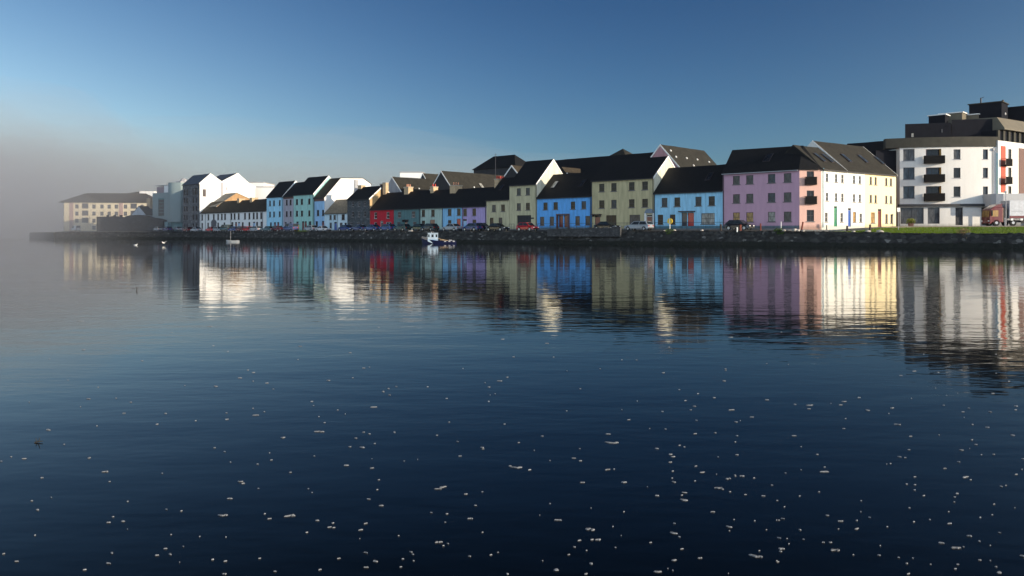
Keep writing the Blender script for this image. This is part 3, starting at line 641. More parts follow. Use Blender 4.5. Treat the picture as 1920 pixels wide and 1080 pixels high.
for px, yy in ((1390, 2.4), (1441, 2.4)):
    h.skylight(px, yy, 1.0, 2.0, G_DARK)
bm = bmesh.new(); box(bm, 0, h.L - .1, -.44, -.31, 8.06, 8.18); mk('gutter', bm, FR_GREY, h.root)
# --- wing facing the sun
zw = 2.55
def wpt(px):                                                  # point on the wing's front line at a photo column
    t = tx(px); s_ = (t * W0.y - W0.x) / (WD.x - t * WD.y); return W0 + WD * s_
WW = plaster('plaster_bright_white', (.82, .81, .76), .05); WC = plaster('plaster_cream', (.82, .70, .44), .06)
def wing(px0, px1, prof, mat, label, side=None, barge=None): return House('terrace_house', label, 'house', wpt(px0), wpt(px1), zw, prof, mat, SLATE_G, gr, side=side, barge=barge)
zz = 1500
h = wing(1540.2, 1587, [(0, 10.62), (4.5, 14.2), (9, 10.6)], WW, 'sunlit white house with the green door next to the pink corner', side=SLATE_B); h.lside = SLATE_B
for a_, c_ in ((6.35, 7.5), (3.65, 4.8)): h.win([zz + c / 4.5 for c in (228, 305, 358)], a_, c_, .62, FR_GREY, G_MID)
h.win([zz + c / 4.5 for c in (222, 352)], .7, 2.0, .7, FR_GREY, G_MID); h.door(zz + 300 / 4.5, .8, 2.9, D_GREEN, plain('frame_green', (.02, .3, .18))); h.pipe(x=.3, mat=plain('pipe_blue', (.10, .25, .35)))
for c in (160, 228): h.skylight(zz + c / 4.5, 2.2, .7, 2.2)
h.build()
h = wing(1587.2, 1622, [(0, 10.62), (5.4, 15.3), (10.8, 10.6)], WW, 'sunlit white house with the blue door between the green door and the cream house', barge='L')
for a_, c_ in ((6.35, 7.5), (3.65, 4.8)): h.win([zz + c / 4.5 for c in (456, 505)], a_, c_, .62, FR_GREY, G_MID)
h.win([zz + 460 / 4.5], .7, 2.2, .8, FR_BROWN, G_OCHRE); h.win([zz + 513 / 4.5], .7, 2.0, .7, FR_GREY, G_MID); h.door(zz + 418 / 4.5, .8, 2.7, D_BLUE, FR_GREY)
h.skylight(zz + 385 / 4.5, 2.4, .8, 2.0); h.build()
h = wing(1622.2, 1680, [(0, 10.62), (5.4, 15.3), (10.8, 10.6)], WC, 'cream end house with a dark red door, beside the curved apartment block', side=plaster('plaster_peach', (.55, .38, .25)), barge='R')
for a_, c_ in ((6.35, 7.5), (3.65, 4.8)): h.win([zz + c / 4.5 for c in (597, 638, 728, 767)], a_, c_, .6, FR_BROWN, G_MID)
h.win([zz + 615 / 4.5], .6, 2.2, 1.1, FR_BROWN, G_OCHRE, 'cross'); h.door(zz + 672 / 4.5, 1.0, 2.7, D_MAROON, FR_BROWN); h.win([zz + c / 4.5 for c in (730, 773)], .6, 2.0, .7, FR_BROWN, G_MID)
for c in (525, 665): h.skylight(zz + c / 4.5, 2.6, .8, 2.0)
h.build()

# ------------------------------------------------------------------ roofs and gables behind the terrace
gb = 'houses behind the terrace'
def back(label, px, Y, py, length, hw, zeave, wall, roofm, ax='b', barge=None, side=None, name='rear_house'):
    """ridge starts at (px, py) at distance Y and runs along the street ('u') or away from it ('b')"""
    r = P(px, Y); zr_ = zy(py, Y)
    if ax == 'b': A_ = r - U * 0 + U * hw; Bq = A_ + B * length          # front faces along b: house front looks right (+u)
    else: A_ = r - B * hw; Bq = A_ + U * length
    h = House(name, label, 'house', A_, Bq, 2.3, [(0, zeave), (hw, zr_), (2 * hw, zeave)], wall, roofm, gb, barge=barge, side=side, gutter=False); h.gut = False
    h.build(); return h
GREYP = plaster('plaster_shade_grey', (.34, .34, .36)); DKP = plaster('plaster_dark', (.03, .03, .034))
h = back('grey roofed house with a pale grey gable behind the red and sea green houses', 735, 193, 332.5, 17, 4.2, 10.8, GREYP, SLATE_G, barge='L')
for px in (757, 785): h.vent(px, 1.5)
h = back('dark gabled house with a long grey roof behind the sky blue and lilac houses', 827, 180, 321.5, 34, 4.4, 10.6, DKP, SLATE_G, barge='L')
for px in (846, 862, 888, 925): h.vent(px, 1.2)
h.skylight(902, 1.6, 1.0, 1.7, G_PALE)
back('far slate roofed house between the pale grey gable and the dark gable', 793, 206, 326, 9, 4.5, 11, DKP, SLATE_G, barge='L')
rt, Lw, zt = slab_house('roof_plant_room', 'white flat roofed plant room behind the grey roof left of centre', 750, 792, 216, 323.5, 6, WHITE)
def hipped(label, px0, py, Y0, Lr, hw, drop, zbw, wall, roofm, litcap=False):
    """ridge along the street from photo point (px0, py); hip at both ends"""
    r = P(px0, Y0); z1 = zy(py, Y0); ze_ = z1 - drop; o = r - U * hw - B * hw
    rt = thing('rear_house', label, 'house', (o.x, o.y, 2.3), math.atan2(U.y, U.x), gb); Lt = Lr + 2 * hw
    bm = bmesh.new(); box(bm, .1, Lt - .1, .1, 2 * hw - .1, -.5, ze_ - 2.3 - .003); mk('wall', bm, wall, rt)
    e = [(-.2, -.2), (Lt + .2, -.2), (Lt + .2, 2 * hw + .2), (-.2, 2 * hw + .2)]; e = [(a_, c_, ze_ - 2.3) for a_, c_ in e]
    a_, c_ = (hw, hw, z1 - 2.3), (hw + Lr, hw, z1 - 2.3)
    if Lr < .1: hip_roof(rt, [(e[0], e[1], a_), (e[1], e[2], a_), (e[2], e[3], a_), (e[3], e[0], a_)], roofm)
    else: hip_roof(rt, [(e[0], e[1], c_, a_), (e[1], e[2], c_), (e[2], e[3], a_, c_), (e[3], e[0], a_)], roofm)
    return rt
hipped('big hipped slate roof standing high behind the red chimney pots', 925, 294.5, 214, 7.8, 3.8, 3.5, 0, DKP, SLATE_B)
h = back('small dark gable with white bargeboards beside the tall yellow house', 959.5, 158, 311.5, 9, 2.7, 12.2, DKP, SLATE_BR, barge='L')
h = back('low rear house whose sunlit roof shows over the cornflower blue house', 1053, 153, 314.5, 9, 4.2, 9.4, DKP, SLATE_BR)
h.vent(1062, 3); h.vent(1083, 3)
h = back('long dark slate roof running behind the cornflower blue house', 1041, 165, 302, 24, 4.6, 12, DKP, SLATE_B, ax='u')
hipped('short hipped roof rising to a peak above the long dark roof', 1168, 280, 158, .0, 4.6, 3.6, 0, DKP, SLATE_G)
PG = plaster('plaster_gable_pink', (.50, .27, .29))
h = back('salmon pink gabled house with a grey roof behind the pale blue house', 1238, 142, 272.5, 15, 4.3, 12.6, PG, SLATE_G, barge='L')
for px, yy in ((1256, 3.3), (1266, 2.2), (1286, 2.2), (1306, 2.2), (1328, 2.0), (1299, .9)): h.vent(px, yy)
# --- dark ranges between the wing and the curved block
h = back('tall dark roofed range between the cream house and the curved apartment block', 1589, 152, 271, 9, 5, 13.0, DKP, SLATE_B, ax='u')
# ------------------------------------------------------------------ curved white apartment block
E0 = P(1687, 133); E1 = P(1868, 131); rt = thing('apartment_block', 'curved white four storey apartment block with a dark clad top and stacked balconies', 'apartment block', (E0.x, E0.y, 2.7))
ch = E1 - E0; chn = Vector((ch.y, -ch.x)).normalized(); bulge = .9
def arc(t, off=0):
    p = E0.lerp(E1, t) + chn * (bulge * 4 * t * (1 - t) + off); return p
def arc_t(px):
    lo_, hi_ = -.1, 1.1
    for _ in range(40):
        m_ = (lo_ + hi_) / 2; p = arc(m_)
        if p.x / p.y < tx(px): lo_ = m_
        else: hi_ = m_
    return lo_
def W(p, z): return (p.x - E0.x, p.y - E0.y, z - 2.7)
zw0, zw1, zbt = 2.3, 15.75, 17.35
DCL = plain('dark_cladding', (.012, .013, .018), .95, 0, .12, 1.5, .1); TAN = plain('tan_cladding', (.048, .046, .038), .8, 0, .15, 1, .2); TANL = plain('tan_cladding_light', (.13, .115, .088), .7, 0, .12, 1); TANB = plain('box_cladding', (.14, .125, .095), .8, 0, .12, 1, .2); WCUR = plaster('plaster_curved_white', (.68, .66, .63), .07)
rowz = [(3.4 + 2.7, 8.05), (9.0, 11.0), (12.05, 13.95)]
rows_px = [(349, 372), (314, 336.5), (279.5, 301.5)]
cols = [(1693.6, 1715), (1736, 1765), (1788, 1801), (1843, 1852.5)]
NS = 36; openings = []
def zrow(k, px, c=None): p = arc(arc_t(px)); a_, c_ = rows_px[k]; return zy(c_, p.y), zy(a_, p.y)
for ci, (a_, c_) in enumerate(cols):
    for k in range(3):
        z0, z1 = zrow(k, (a_ + c_) / 2)
        if ci == 1: z0 -= .35
        if ci >= 2: z0 += .25; z1 -= .05
        openings.append((arc_t(a_), arc_t(c_), z0, z1, ci, k))
shops = [(1688.5, 1732), (1739.5, 1762), (1791.5, 1805.5), (1840, 1850)]
for a_, c_ in shops: openings.append((arc_t(a_), arc_t(c_), 2.95 + (.25 if a_ < 1780 else 0), 5.85, 9, 0))
ts = sorted({round(v, 5) for v in [i / NS for i in range(NS + 1)] + [o[0] for o in openings] + [o[1] for o in openings]})
ts = [t for i, t in enumerate(ts)]; zs = sorted({round(v, 3) for v in [zw0 - .5, zw1] + [o[2] for o in openings] + [o[3] for o in openings]})
bm = bmesh.new(); vm = {}
def V_(t, z):
    k = (t, z)
    if k not in vm: vm[k] = bm.verts.new(W(arc(t), z))
    return vm[k]
for i in range(len(ts) - 1):
    for j in range(len(zs) - 1):
        tc, zc = (ts[i] + ts[i+1]) / 2, (zs[j] + zs[j+1]) / 2
        if any(o[0] < tc < o[1] and o[2] < zc < o[3] for o in openings): continue
        bm.faces.new((V_(ts[i], zs[j]), V_(ts[i+1], zs[j]), V_(ts[i+1], zs[j+1]), V_(ts[i], zs[j+1])))
for (t0, t1, z0, z1, ci, k) in openings:
    rc = -.35 if ci != 1 else -.9
    a0, a1, b0, b1 = arc(t0), arc(t1), arc(t0, rc), arc(t1, rc)
    for q in ((W(a0, z0), W(a0, z1), W(b0, z1), W(b0, z0)), (W(a1, z0), W(a1, z1), W(b1, z1), W(b1, z0)), (W(a0, z0), W(a1, z0), W(b1, z0), W(b0, z0)), (W(a0, z1), W(a1, z1), W(b1, z1), W(b0, z1)), (W(b0, z0), W(b1, z0), W(b1, z1), W(b0, z1))):
        bm.faces.new([bm.verts.new(v) for v in q])
pL = [E0 + Vector((.2, 16)), E1 + Vector((2, 16))]
for q in ((W(E0, zw0 - .5), W(E0, zw1), W(pL[0], zw1), W(pL[0], zw0 - .5)), (W(pL[0], zw0 - .5), W(pL[0], zw1), W(pL[1], zw1), W(pL[1], zw0 - .5)), (W(E1, zw0 - .5), W(E1, zw1), W(pL[1], zw1), W(pL[1], zw0 - .5))):
    bm.faces.new([bm.verts.new(v) for v in q])
mk('wall', bm, WCUR, rt)
def ang(t): d = arc(min(1, t + .02)) - arc(max(0, t - .02)); return math.atan2(d.y, d.x)
for (t0, t1, z0, z1, ci, k) in openings:
    tm = (t0 + t1) / 2; p = arc(tm, -.15 if ci != 1 else -.72); w = (arc(t1) - arc(t0)).length; rz = ang(tm)
    st = {0: 'pair', 1: 'pair', 2: 'plain', 3: 'plain', 9: 'shop'}[ci]
    put_window(rt, p.x - E0.x, z0 - 2.7 + .01, w - .01, z1 - z0 - .02, PIPE, random.choice([G_MID, G_BLUE, G_DARK]) if ci != 9 else G_MID, st, p.y - E0.y, rz, False)
    if ci in (0, 2, 3):
        q = arc(tm); bm = bmesh.new(); box(bm, -w/2 - .1, w/2 + .1, -.08, -.004, -.1, 0); mk('sill', bm, FR_GREY, rt, (q.x - E0.x, q.y - E0.y, z0 - 2.7), (0, 0, rz))
    if ci == 1:
        q = arc(tm); bm = bmesh.new()
        box(bm, -w/2 - .35, w/2 + .35, -.75, -.01, -.12, 0); box(bm, -w/2 - .35, w/2 + .35, -.75, -.72, 1.08, 1.14)
        n_ = 30
        for i in range(n_): xx = -w/2 - .33 + i * (w + .66) / (n_ - 1); box(bm, xx - .022, xx + .022, -.745, -.725, 0, 1.09)
        for s_ in (-1, 1):
            xs_ = s_ * (w/2 + .33); box(bm, xs_ - .02, xs_ + .02, -.72, -.01, 1.08, 1.13)
            for i in range(7): box(bm, xs_ - .012, xs_ + .012, -.7 + i * .1, -.68 + i * .1, 0, 1.09)
        box(bm, -w/2 - .33, w/2 + .33, -.738, -.73, 0, 1.09)
        for s_ in (-1, 1): box(bm, s_ * (w/2 + .33) - .004, s_ * (w/2 + .33) + .004, -.72, -.01, 0, 1.09)
        mk('balcony', bm, BALC, rt, (q.x - E0.x, q.y - E0.y, z0 - 2.7 + .02), (0, 0, rz))
RV1 = plain('reveal_ochre', (.60, .38, .12)); RV2 = plain('reveal_maroon', (.18, .05, .07))
for (t0, t1, z0, z1, ci, k) in openings:
    if ci != 1: continue
    for t_, mt_, sg in ((t0, RV2, 1), (t1, RV1, -1)):
        a_, c_ = arc(t_ + sg * .002, -.02), arc(t_ + sg * .002, -.7); d_ = c_ - a_
        bm = bmesh.new(); box(bm, 0, d_.length, -.015, .015, .02, z1 - z0 - .02); mk('reveal_panel', bm, mt_, rt, (a_.x - E0.x, a_.y - E0.y, z0 - 2.7), (0, 0, math.atan2(d_.y, d_.x)))
def arc_band(name, z0, z1, o0, o1, mat, t0=-.0, t1=1.0, thick=.25, n=30):
    bm = bmesh.new(); rr = []
    for i in range(n + 1):
        t = t0 + (t1 - t0) * i / n
        a_ = arc(t, o0); c_ = arc(t, o0 - thick); a2 = arc(t, o1)
        rr.append([bm.verts.new(v) for v in (W(a_, z0), W(a2, z1), W(c_, z1), W(c_, z0))])
    for p, q in zip(rr, rr[1:]):
        for j in range(4): bm.faces.new((p[j], q[j], q[(j+1) % 4], p[(j+1) % 4]))
    bm.faces.new(rr[0]); bm.faces.new(rr[-1][::-1]); return mk(name, bm, mat, rt)
arc_band('clad_band', zw1 + .003, zbt, .22, .22, TAN, -.14, 1.03, 1.2)
arc_band('canopy_rail', 6.05, 6.42, .55, .55, PIPE, -.02, 1.03, .5)
bm = bmesh.new(); box(bm, -3.4, .003, 1.2, 9, -.5, zw1 - 2.7 - .3); mk('link_wall', bm, DCL, rt)
q = arc(arc_t(1862), .1); bm = bmesh.new(); tube(bm, W(q, 2.4), W(q, 15.2), .06, 8); box(bm, q.x - E0.x - .16, q.x - E0.x + .16, q.y - E0.y - .2, q.y - E0.y + .06, 12.4, 12.8); mk('downpipe', bm, FR_GREY, rt)
# penthouse and roof boxes
def obox(name, px, Y, du, db, z0, z1, mat, cap=True, capmat=None, par=None):
    p = P(px, Y); o = p - E0; rz = math.atan2(U.y, U.x)
    bm = bmesh.new(); box(bm, -du, 0, 0, db, 0, z1 - z0); ob = mk(name, bm, mat, rt, (o.x, o.y, z0 - 2.7), (0, 0, rz))
    if cap:
        bm = bmesh.new(); box(bm, -du - .2, .2, -.2, db + .2, z1 - z0 + .003, z1 - z0 + .16); mk('roof_edge', bm, capmat or BARGE, ob)
    return ob
zp = 20.0
a0 = P(1697, 134.8); a1 = P(1783, 133.0); a2_ = P(1784, 133.6); a3 = P(1872, 132.4)
bm = bmesh.new(); prism(bm, [tuple(p - E0) for p in (a0, a1, a1 + Vector((7, 12)), a0 + Vector((7, 12)))], 'z', zbt - 2.7 - .4, 19.95 - 2.7); mk('penthouse', bm, DCL, rt)
bm = bmesh.new(); prism(bm, [tuple(p - E0) for p in (a2_, a3, a3 + Vector((7.5, 12)), a2_ + Vector((7, 12)))], 'z', zbt - 2.7 - .41, 20.5 - 2.7); ph = mk('penthouse', bm, DCL, rt)
for (pa, pb, ya, yb, pm) in ((1709, 1717, 250, 257, G_PALE), (1827, 1846, 245.5, 254, G_PALE), (1765, 1767, 244, 250, G_MID)):
    Yv = 134.5 if pb < 1780 else 132.9; p = P((pa + pb) / 2, Yv - .02 - (0 if pb < 1720 else .0)); w = (pb - pa) / F * Yv
    base = a0.lerp(a1, (pa - 1697) / 86) if pb < 1783 else a2_.lerp(a3, (pa - 1784) / 88)
    bm = bmesh.new(); box(bm, -w/2, w/2, -.09, .04, 0, (yb - ya) / F * Yv); mk('window', bm, pm, rt, (base.x - E0.x + w/2, base.y - E0.y, zy(yb, Yv) - 2.7), (0, 0, math.atan2((a3 - a2_).y, (a3 - a2_).x)))
obox('roof_box', 1772, 137.5, 2.6, 2.2, 19.9, zy(216, 138), DCL); obox('roof_box', 1804, 139, 3.6, 4.2, 19.9, zy(211, 139), TANB)
obox('roof_box', 1834, 140, 2.4, 4.4, 20.0, zy(214.5, 140), TANB)
tw = obox('stair_tower', 1878, 138, 5.0, 4.4, 18.0, zy(191, 138), DCL, capmat=TAN)
bm = bmesh.new(); tube(bm, (-3.4, 1, 6.0), (-3.4, 1, 7.4), .12, 8); tube(bm, (-3.4, 1, 7.3), (-2.9, 1, 7.5), .05, 6); tube(bm, (-.4, 2.8, 6.0), (-.4, 2.8, 6.9), .18, 8); mk('antenna', bm, PIPE, tw)
bm = bmesh.new(); tube(bm, (-.02, 2.4, 4.4), (.12, 2.4, 4.4), .2, 10); mk('vent', bm, BARGE, tw)
obox('stair_tower', 1935, 140, 6.5, 4.4, 18.0, zy(197, 139), DCL, capmat=DCL)
# right wing of the block, facing the sun
G0 = P(1871.5, 130.6); gd = (P(1920, 135.6) - G0).normalized(); Lg = 26
gw = math.atan2(gd.y, gd.x); og = G0 - E0
def gx(px): t = tx(px); return (t * G0.y - G0.x) / (gd.x - t * gd.y)
hs = []
for (a_, c_, rr_) in ((1890, 1897, rows_px), (1948, 1958, rows_px)):
    for (ya, yb) in rr_:
        xx = gx((a_ + c_) / 2); Yv = G0.y + gd.y * xx; hs.append((xx - .55, xx + .55, zy(yb, Yv) - 2.7, zy(ya, Yv) - 2.7))
xp0, xp1 = gx(1876.5), gx(1885); xq0, xq1 = gx(1910), gx(1920.5)
bm = bmesh.new(); front_wall(bm, 0, Lg, 16.75 - 2.7, hs)
bm.faces.new([bm.verts.new(v) for v in ((Lg, 0, -.6), (Lg, 12, -.6), (Lg, 12, 14), (Lg, 0, 14))]); bm.faces.new([bm.verts.new(v) for v in ((0, 0, 12), (0, 12, 12), (0, 12, 14.05), (0, 0, 14.05))])
wg = mk('wing_wall', bm, WCUR, rt, (og.x, og.y, 0), (0, 0, gw))
for hh in hs: put_window(wg, (hh[0] + hh[1]) / 2, hh[2], 1.1, hh[3] - hh[2], PIPE, G_DARK, 'plain', 0, 0, False)
bm = bmesh.new(); box(bm, xp0, xp1, -.06, -.003, 5.6, 13.2); mk('orange_panel', bm, plain('panel_orange', (.40, .06, .03), .6), wg)
bm = bmesh.new(); box(bm, xq0, xq1, -.06, -.003, 3.5, 13.2); mk('brown_panel', bm, plain('panel_brown', (.12, .06, .05), .6), wg)
for (ya, yb) in ((295, 311), (330, 345)):
    z0 = zy(yb, 131) - 2.7; bm = bmesh.new(); box(bm, xp0 - .2, xp1 + .5, -.9, -.07, 0, .1); box(bm, xp0 - .2, xp1 + .5, -.9, -.86, 1.1, 1.16)
    for i in range(22): xx = xp0 - .18 + i * (xp1 - xp0 + .66) / 21; box(bm, xx - .02, xx + .02, -.895, -.865, .1, 1.1)
    box(bm, xp0 - .18, xp1 + .48, -.883, -.877, .1, 1.1)
    for s_ in (xp0 - .2, xp1 + .46): box(bm, s_, s_ + .04, -.86, -.07, 1.08, 1.14)
    mk('balcony', bm, BALC, wg, (0, 0, z0))
bm = bmesh.new(); box(bm, .1, Lg, .35, 9, 14.06, 15.75); mk('top_storey', bm, DCL, wg)
for i in range(14):
    bm = bmesh.new(); box(bm, .2 + i * 1.8, .85 + i * 1.8, .1, .345, 14.06, 15.75); mk('post', bm, TAN, wg)
bm = bmesh.new(); prism(bm, [(-.4, 15.9), (-.4, 16.1), (.8, 18.0), (9, 18.4), (9, 15.9)], 'x', 1.3, Lg); mk('eaves_roof', bm, TANL, wg)
# low grey entrance block in front of the wing
o1 = P(1866, 127.5); rb = thing('entrance_canopy', 'pale grey rounded entrance block jutting out below the orange panel', 'canopy', (o1.x, o1.y, 2.7))
bm = bmesh.new(); pts = [(0, 3), (0, 1.2), (.4, .4), (1.3, 0), (30, -1.5), (30, 8), (0, 8)]
prism(bm, pts, 'z', zy(386, 127.5) - 2.7, zy(363, 127.5) - 2.7); mk('fascia', bm, plaster('plaster_grey', (.45, .45, .46), .05), rb)
bm = bmesh.new(); prism(bm, [(p[0] + .0, p[1] + (.25 if p[1] < 3 else 0)) for p in [(.3, 3), (.3, 1.2), (.7, .5), (1.5, .1), (30, -1.4), (30, 7.9), (.3, 7.9)]], 'z', zy(386, 127.5) - 3.0, zy(386, 127.5) - 2.703); mk('soffit', bm, PIPE, rb)
bm = bmesh.new(); box(bm, 1.5, 29, 2.2, 2.5, -.3, zy(386, 127.5) - 3.003); mk('wall', bm, GREYP, rb)
for xx in (2.2, 8, 14): bm = bmesh.new(); tube(bm, (xx, .9, -.3), (xx, .9, zy(386, 127.5) - 3.003), .16, 10); mk('column', bm, BARGE, rb)

# ------------------------------------------------------------------ buildings in the mist, left
CRM = plaster('plaster_cream_far', (.72, .62, .44), .08)
h = House('apartment_building', 'long cream hipped roof apartment building fading into the mist at the far left', 'apartment building', P(120, 300), P(287, 303), 2.1, [(0, zy(382, 301)), (7, zy(382, 301) + 3.6), (14, zy(382, 301))], CRM, SLATE_BR)
za = 13.1 - 2.1
for r_ in range(4):
    z0 = .8 + r_ * 2.65
    for px in (122, 144, 176, 191, 204.5, 218, 235, 266): h.win(px, z0, z0 + 1.5, 1.25, FR_GREY, G_MID, 'cross', sill=False)
    if r_ in (1, 2, 3): h.win(159.5, z0, z0 + 1.9, 2.3, FR_BROWN, G_MID, 'pair', sill=False)
    if r_ in (1, 2, 3): h.win(250.5, z0, z0 + 1.9, 2.3, FR_BROWN, G_MID, 'pair', sill=False)
for px in (134, 227):
    xx = h.x(px); bm = bmesh.new(); box(bm, xx - .7, xx + .7, -.12, -.003, 0, za - .1); mk('pilaster', bm, plaster('plaster_rose', (.50, .34, .30)), h.root)
bm = bmesh.new(); front_wall(bm, .006, h.L - .006, za, h.ops); box(bm, .006, h.L - .006, .3, 14, -.5, za - .003); mk('wall', bm, CRM, h.root)
bm = bmesh.new(); box(bm, -.06, -.003, .3, 13.9, -.5, za - .01); mk('end_wall', bm, plaster('plaster_rose', (.5, .34, .3)), h.root)
hip_roof(h.root, [((-1.8, -.5, za), (h.L + .4, -.5, za), (h.L - 5, 7, za + 3.7), (5, 7, za + 3.7)), ((h.L + .4, -.5, za), (h.L + .4, 14.5, za), (h.L - 5, 7, za + 3.7)), ((h.L + .4, 14.5, za), (-1.8, 14.5, za), (5, 7, za + 3.7), (h.L - 5, 7, za + 3.7)), ((-1.8, 14.5, za), (-1.8, -.5, za), (5, 7, za + 3.7))], SLATE_BR)
A_ = P(220, 322); rt3 = thing('rear_block', 'taller roof and white box rising behind the cream apartment building', 'building', (A_.x, A_.y, 2.1))
bm = bmesh.new(); prism(bm, [(0, -.5), (11.5, -.5), (11.5, 16.5), (9, 16.3), (0, 14.9)], 'y', 0, 10); mk('wall', bm, SLATE_BR, rt3)
bm = bmesh.new(); box(bm, 9.1, 15, -.5, 8, 14, zy(358.5, 322) - 2.1); mk('penthouse', bm, WHITE, rt3)
# museum
CG = plaster('plaster_pale_grey_green', (.24, .30, .31), .06)
A_ = P(286, 270); rt4 = thing('museum_building', 'modern pale grey green building with a blank tower left of the stone warehouse', 'building', (A_.x, A_.y, 2.1), R(-36))
def mx(px, Y=264): return (px - 286) / F * Y / .55
def mz(py, Y=265): return zy(py, Y) - 2.1
bm = bmesh.new(); front_wall(bm, 0, mx(320), mz(361), [(mx(297), mx(308), mz(405), mz(371))]); box(bm, .01, mx(320), .3, 12, -.5, mz(361) - .004); mk('wall', bm, CG, rt4)
bm = bmesh.new(); box(bm, mx(297) + .02, mx(308) - .02, .1, .16, mz(405) + .02, mz(371) - .02); w_ = mk('window', bm, plain('frame_teal', (.08, .18, .18)), rt4)
for k in range(5): bm = bmesh.new(); box(bm, mx(297) + .1, mx(308) - .1, .06, .099, mz(405) + .15 + k * 1.1, mz(405) + 1.1 + k * 1.1); mk('pane', bm, G_MID, w_)
bm = bmesh.new(); box(bm, mx(286), mx(301.5), 1.5, 8, mz(361), mz(349)); mk('upper_storey', bm, plaster('plaster_rosy_grey', (.35, .28, .30)), rt4)
bm = bmesh.new(); box(bm, mx(301.6), mx(318), 1.2, 8, mz(361), mz(347)); mk('upper_storey', bm, WHITE, rt4)
bm = bmesh.new(); box(bm, mx(285) - .2, mx(318), 1.0, 8.2, mz(347) + .003, mz(346)); mk('roof', bm, FR_GREY, rt4)
bm = bmesh.new(); n_ = 14; pts = [(mx(319.2) + (mx(341.5) - mx(319.2)) * i / n_, -.6 - 1.6 * math.sin(math.pi * i / n_)) for i in range(n_ + 1)] + [(mx(341.5), 10), (mx(319.2), 10)]
prism(bm, pts, 'z', mz(417), mz(344)); mk('tower', bm, CG, rt4)
bm = bmesh.new(); prism(bm, [(p[0] + (.4 if i < 7 else -.4), p[1] + .8) if i <= n_ else p for i, p in enumerate(pts)], 'z', -.5, mz(417) - .003); mk('tower_base', bm, plaster('plaster_teal', (.14, .24, .25)), rt4)
bm = bmesh.new(); box(bm, mx(324), mx(333), 1, 6, mz(344) + .003, mz(341)); bmesh.ops.create_uvsphere(bm, u_segments=12, v_segments=8, radius=1.2, matrix=Matrix.Translation((mx(328.5), 3, mz(341)))); tube(bm, (mx(340), 1, mz(344)), (mx(340), 1, mz(338)), .2); mk('roof_plant', bm, FR_GREY, rt4)
bm = bmesh.new(); box(bm, mx(299), mx(323), -1.6, -.01, -.5, mz(416)); mk('entrance_block', bm, plaster('plaster_teal_pale', (.24, .38, .42)), rt4)
# old town wall
A_ = P(181, 262); rt5 = thing('old_town_wall', 'dark ruined stone bastion wall on the quay in front of the cream apartments', 'stone wall', (A_.x, A_.y, 2.0))
TW = stone('bastion_stone', (.018, .02, .024), (.034, .036, .042), .9)
bm = bmesh.new(); prof_ = []
random.seed(11)
for px, py in ((181, 406.5), (192, 406), (205, 406), (212, 405), (222, 406.5), (233, 407), (236, 405.5), (243, 403.5), (262, 403), (275, 405), (284, 408), (296, 409.5), (306, 413)):
    prof_.append((tx(px) * 262 - A_.x, zy(py, 262) - 2.0))
prism(bm, [(0, -.6)] + prof_ + [(prof_[-1][0], -.6)], 'y', 0, 3.2); mk('wall', bm, TW, rt5)
bm = bmesh.new()
for px in (199, 212, 224): xx = tx(px) * 262 - A_.x; box(bm, xx - .3, xx + .3, .8, 1.4, zy(407, 262) - 2.0, zy(403, 262) - 2.0)
mk('battlement', bm, TW, rt5)
h = House('gabled_house', 'small house with a pale blue gable beside the old bastion wall', 'house', P(273, 274) , P(300, 282), 2.1, [(0, 8.0), (2.6, 10.8), (5.2, 8.0)], plaster('plaster_pale_blue_gable', (.45, .52, .60)), SLATE_B)
h.chimney(281, 2.6, 13.6, 1.6, 1.4, 2, h=2.2); h.win([283, 291], 3.5, 4.8, 1.0); h.build()
# hazy jetty
bm = bmesh.new(); a_, c_ = P(55, 300), P(106, 262); d_ = (c_ - a_).normalized(); n_ = Vector((-d_.y, d_.x))
for k in range(24):
    p = a_.lerp(c_, k / 24); q = a_.lerp(c_, (k + 1) / 24); zt_ = 1.9 + random.uniform(-.1, .1)
    vs = [bm.verts.new((*(v), z)) for z in (-.3, zt_) for v in (p, q, q + n_ * 5, p + n_ * 5)]
    for f_ in ((0,1,5,4), (2,3,7,6), (4,5,6,7), (1,2,6,5), (3,0,4,7)): bm.faces.new([vs[i] for i in f_])
tag(mk('breakwater', bm, QS), 'low stone breakwater fading into the mist beyond the quay end', 'breakwater')

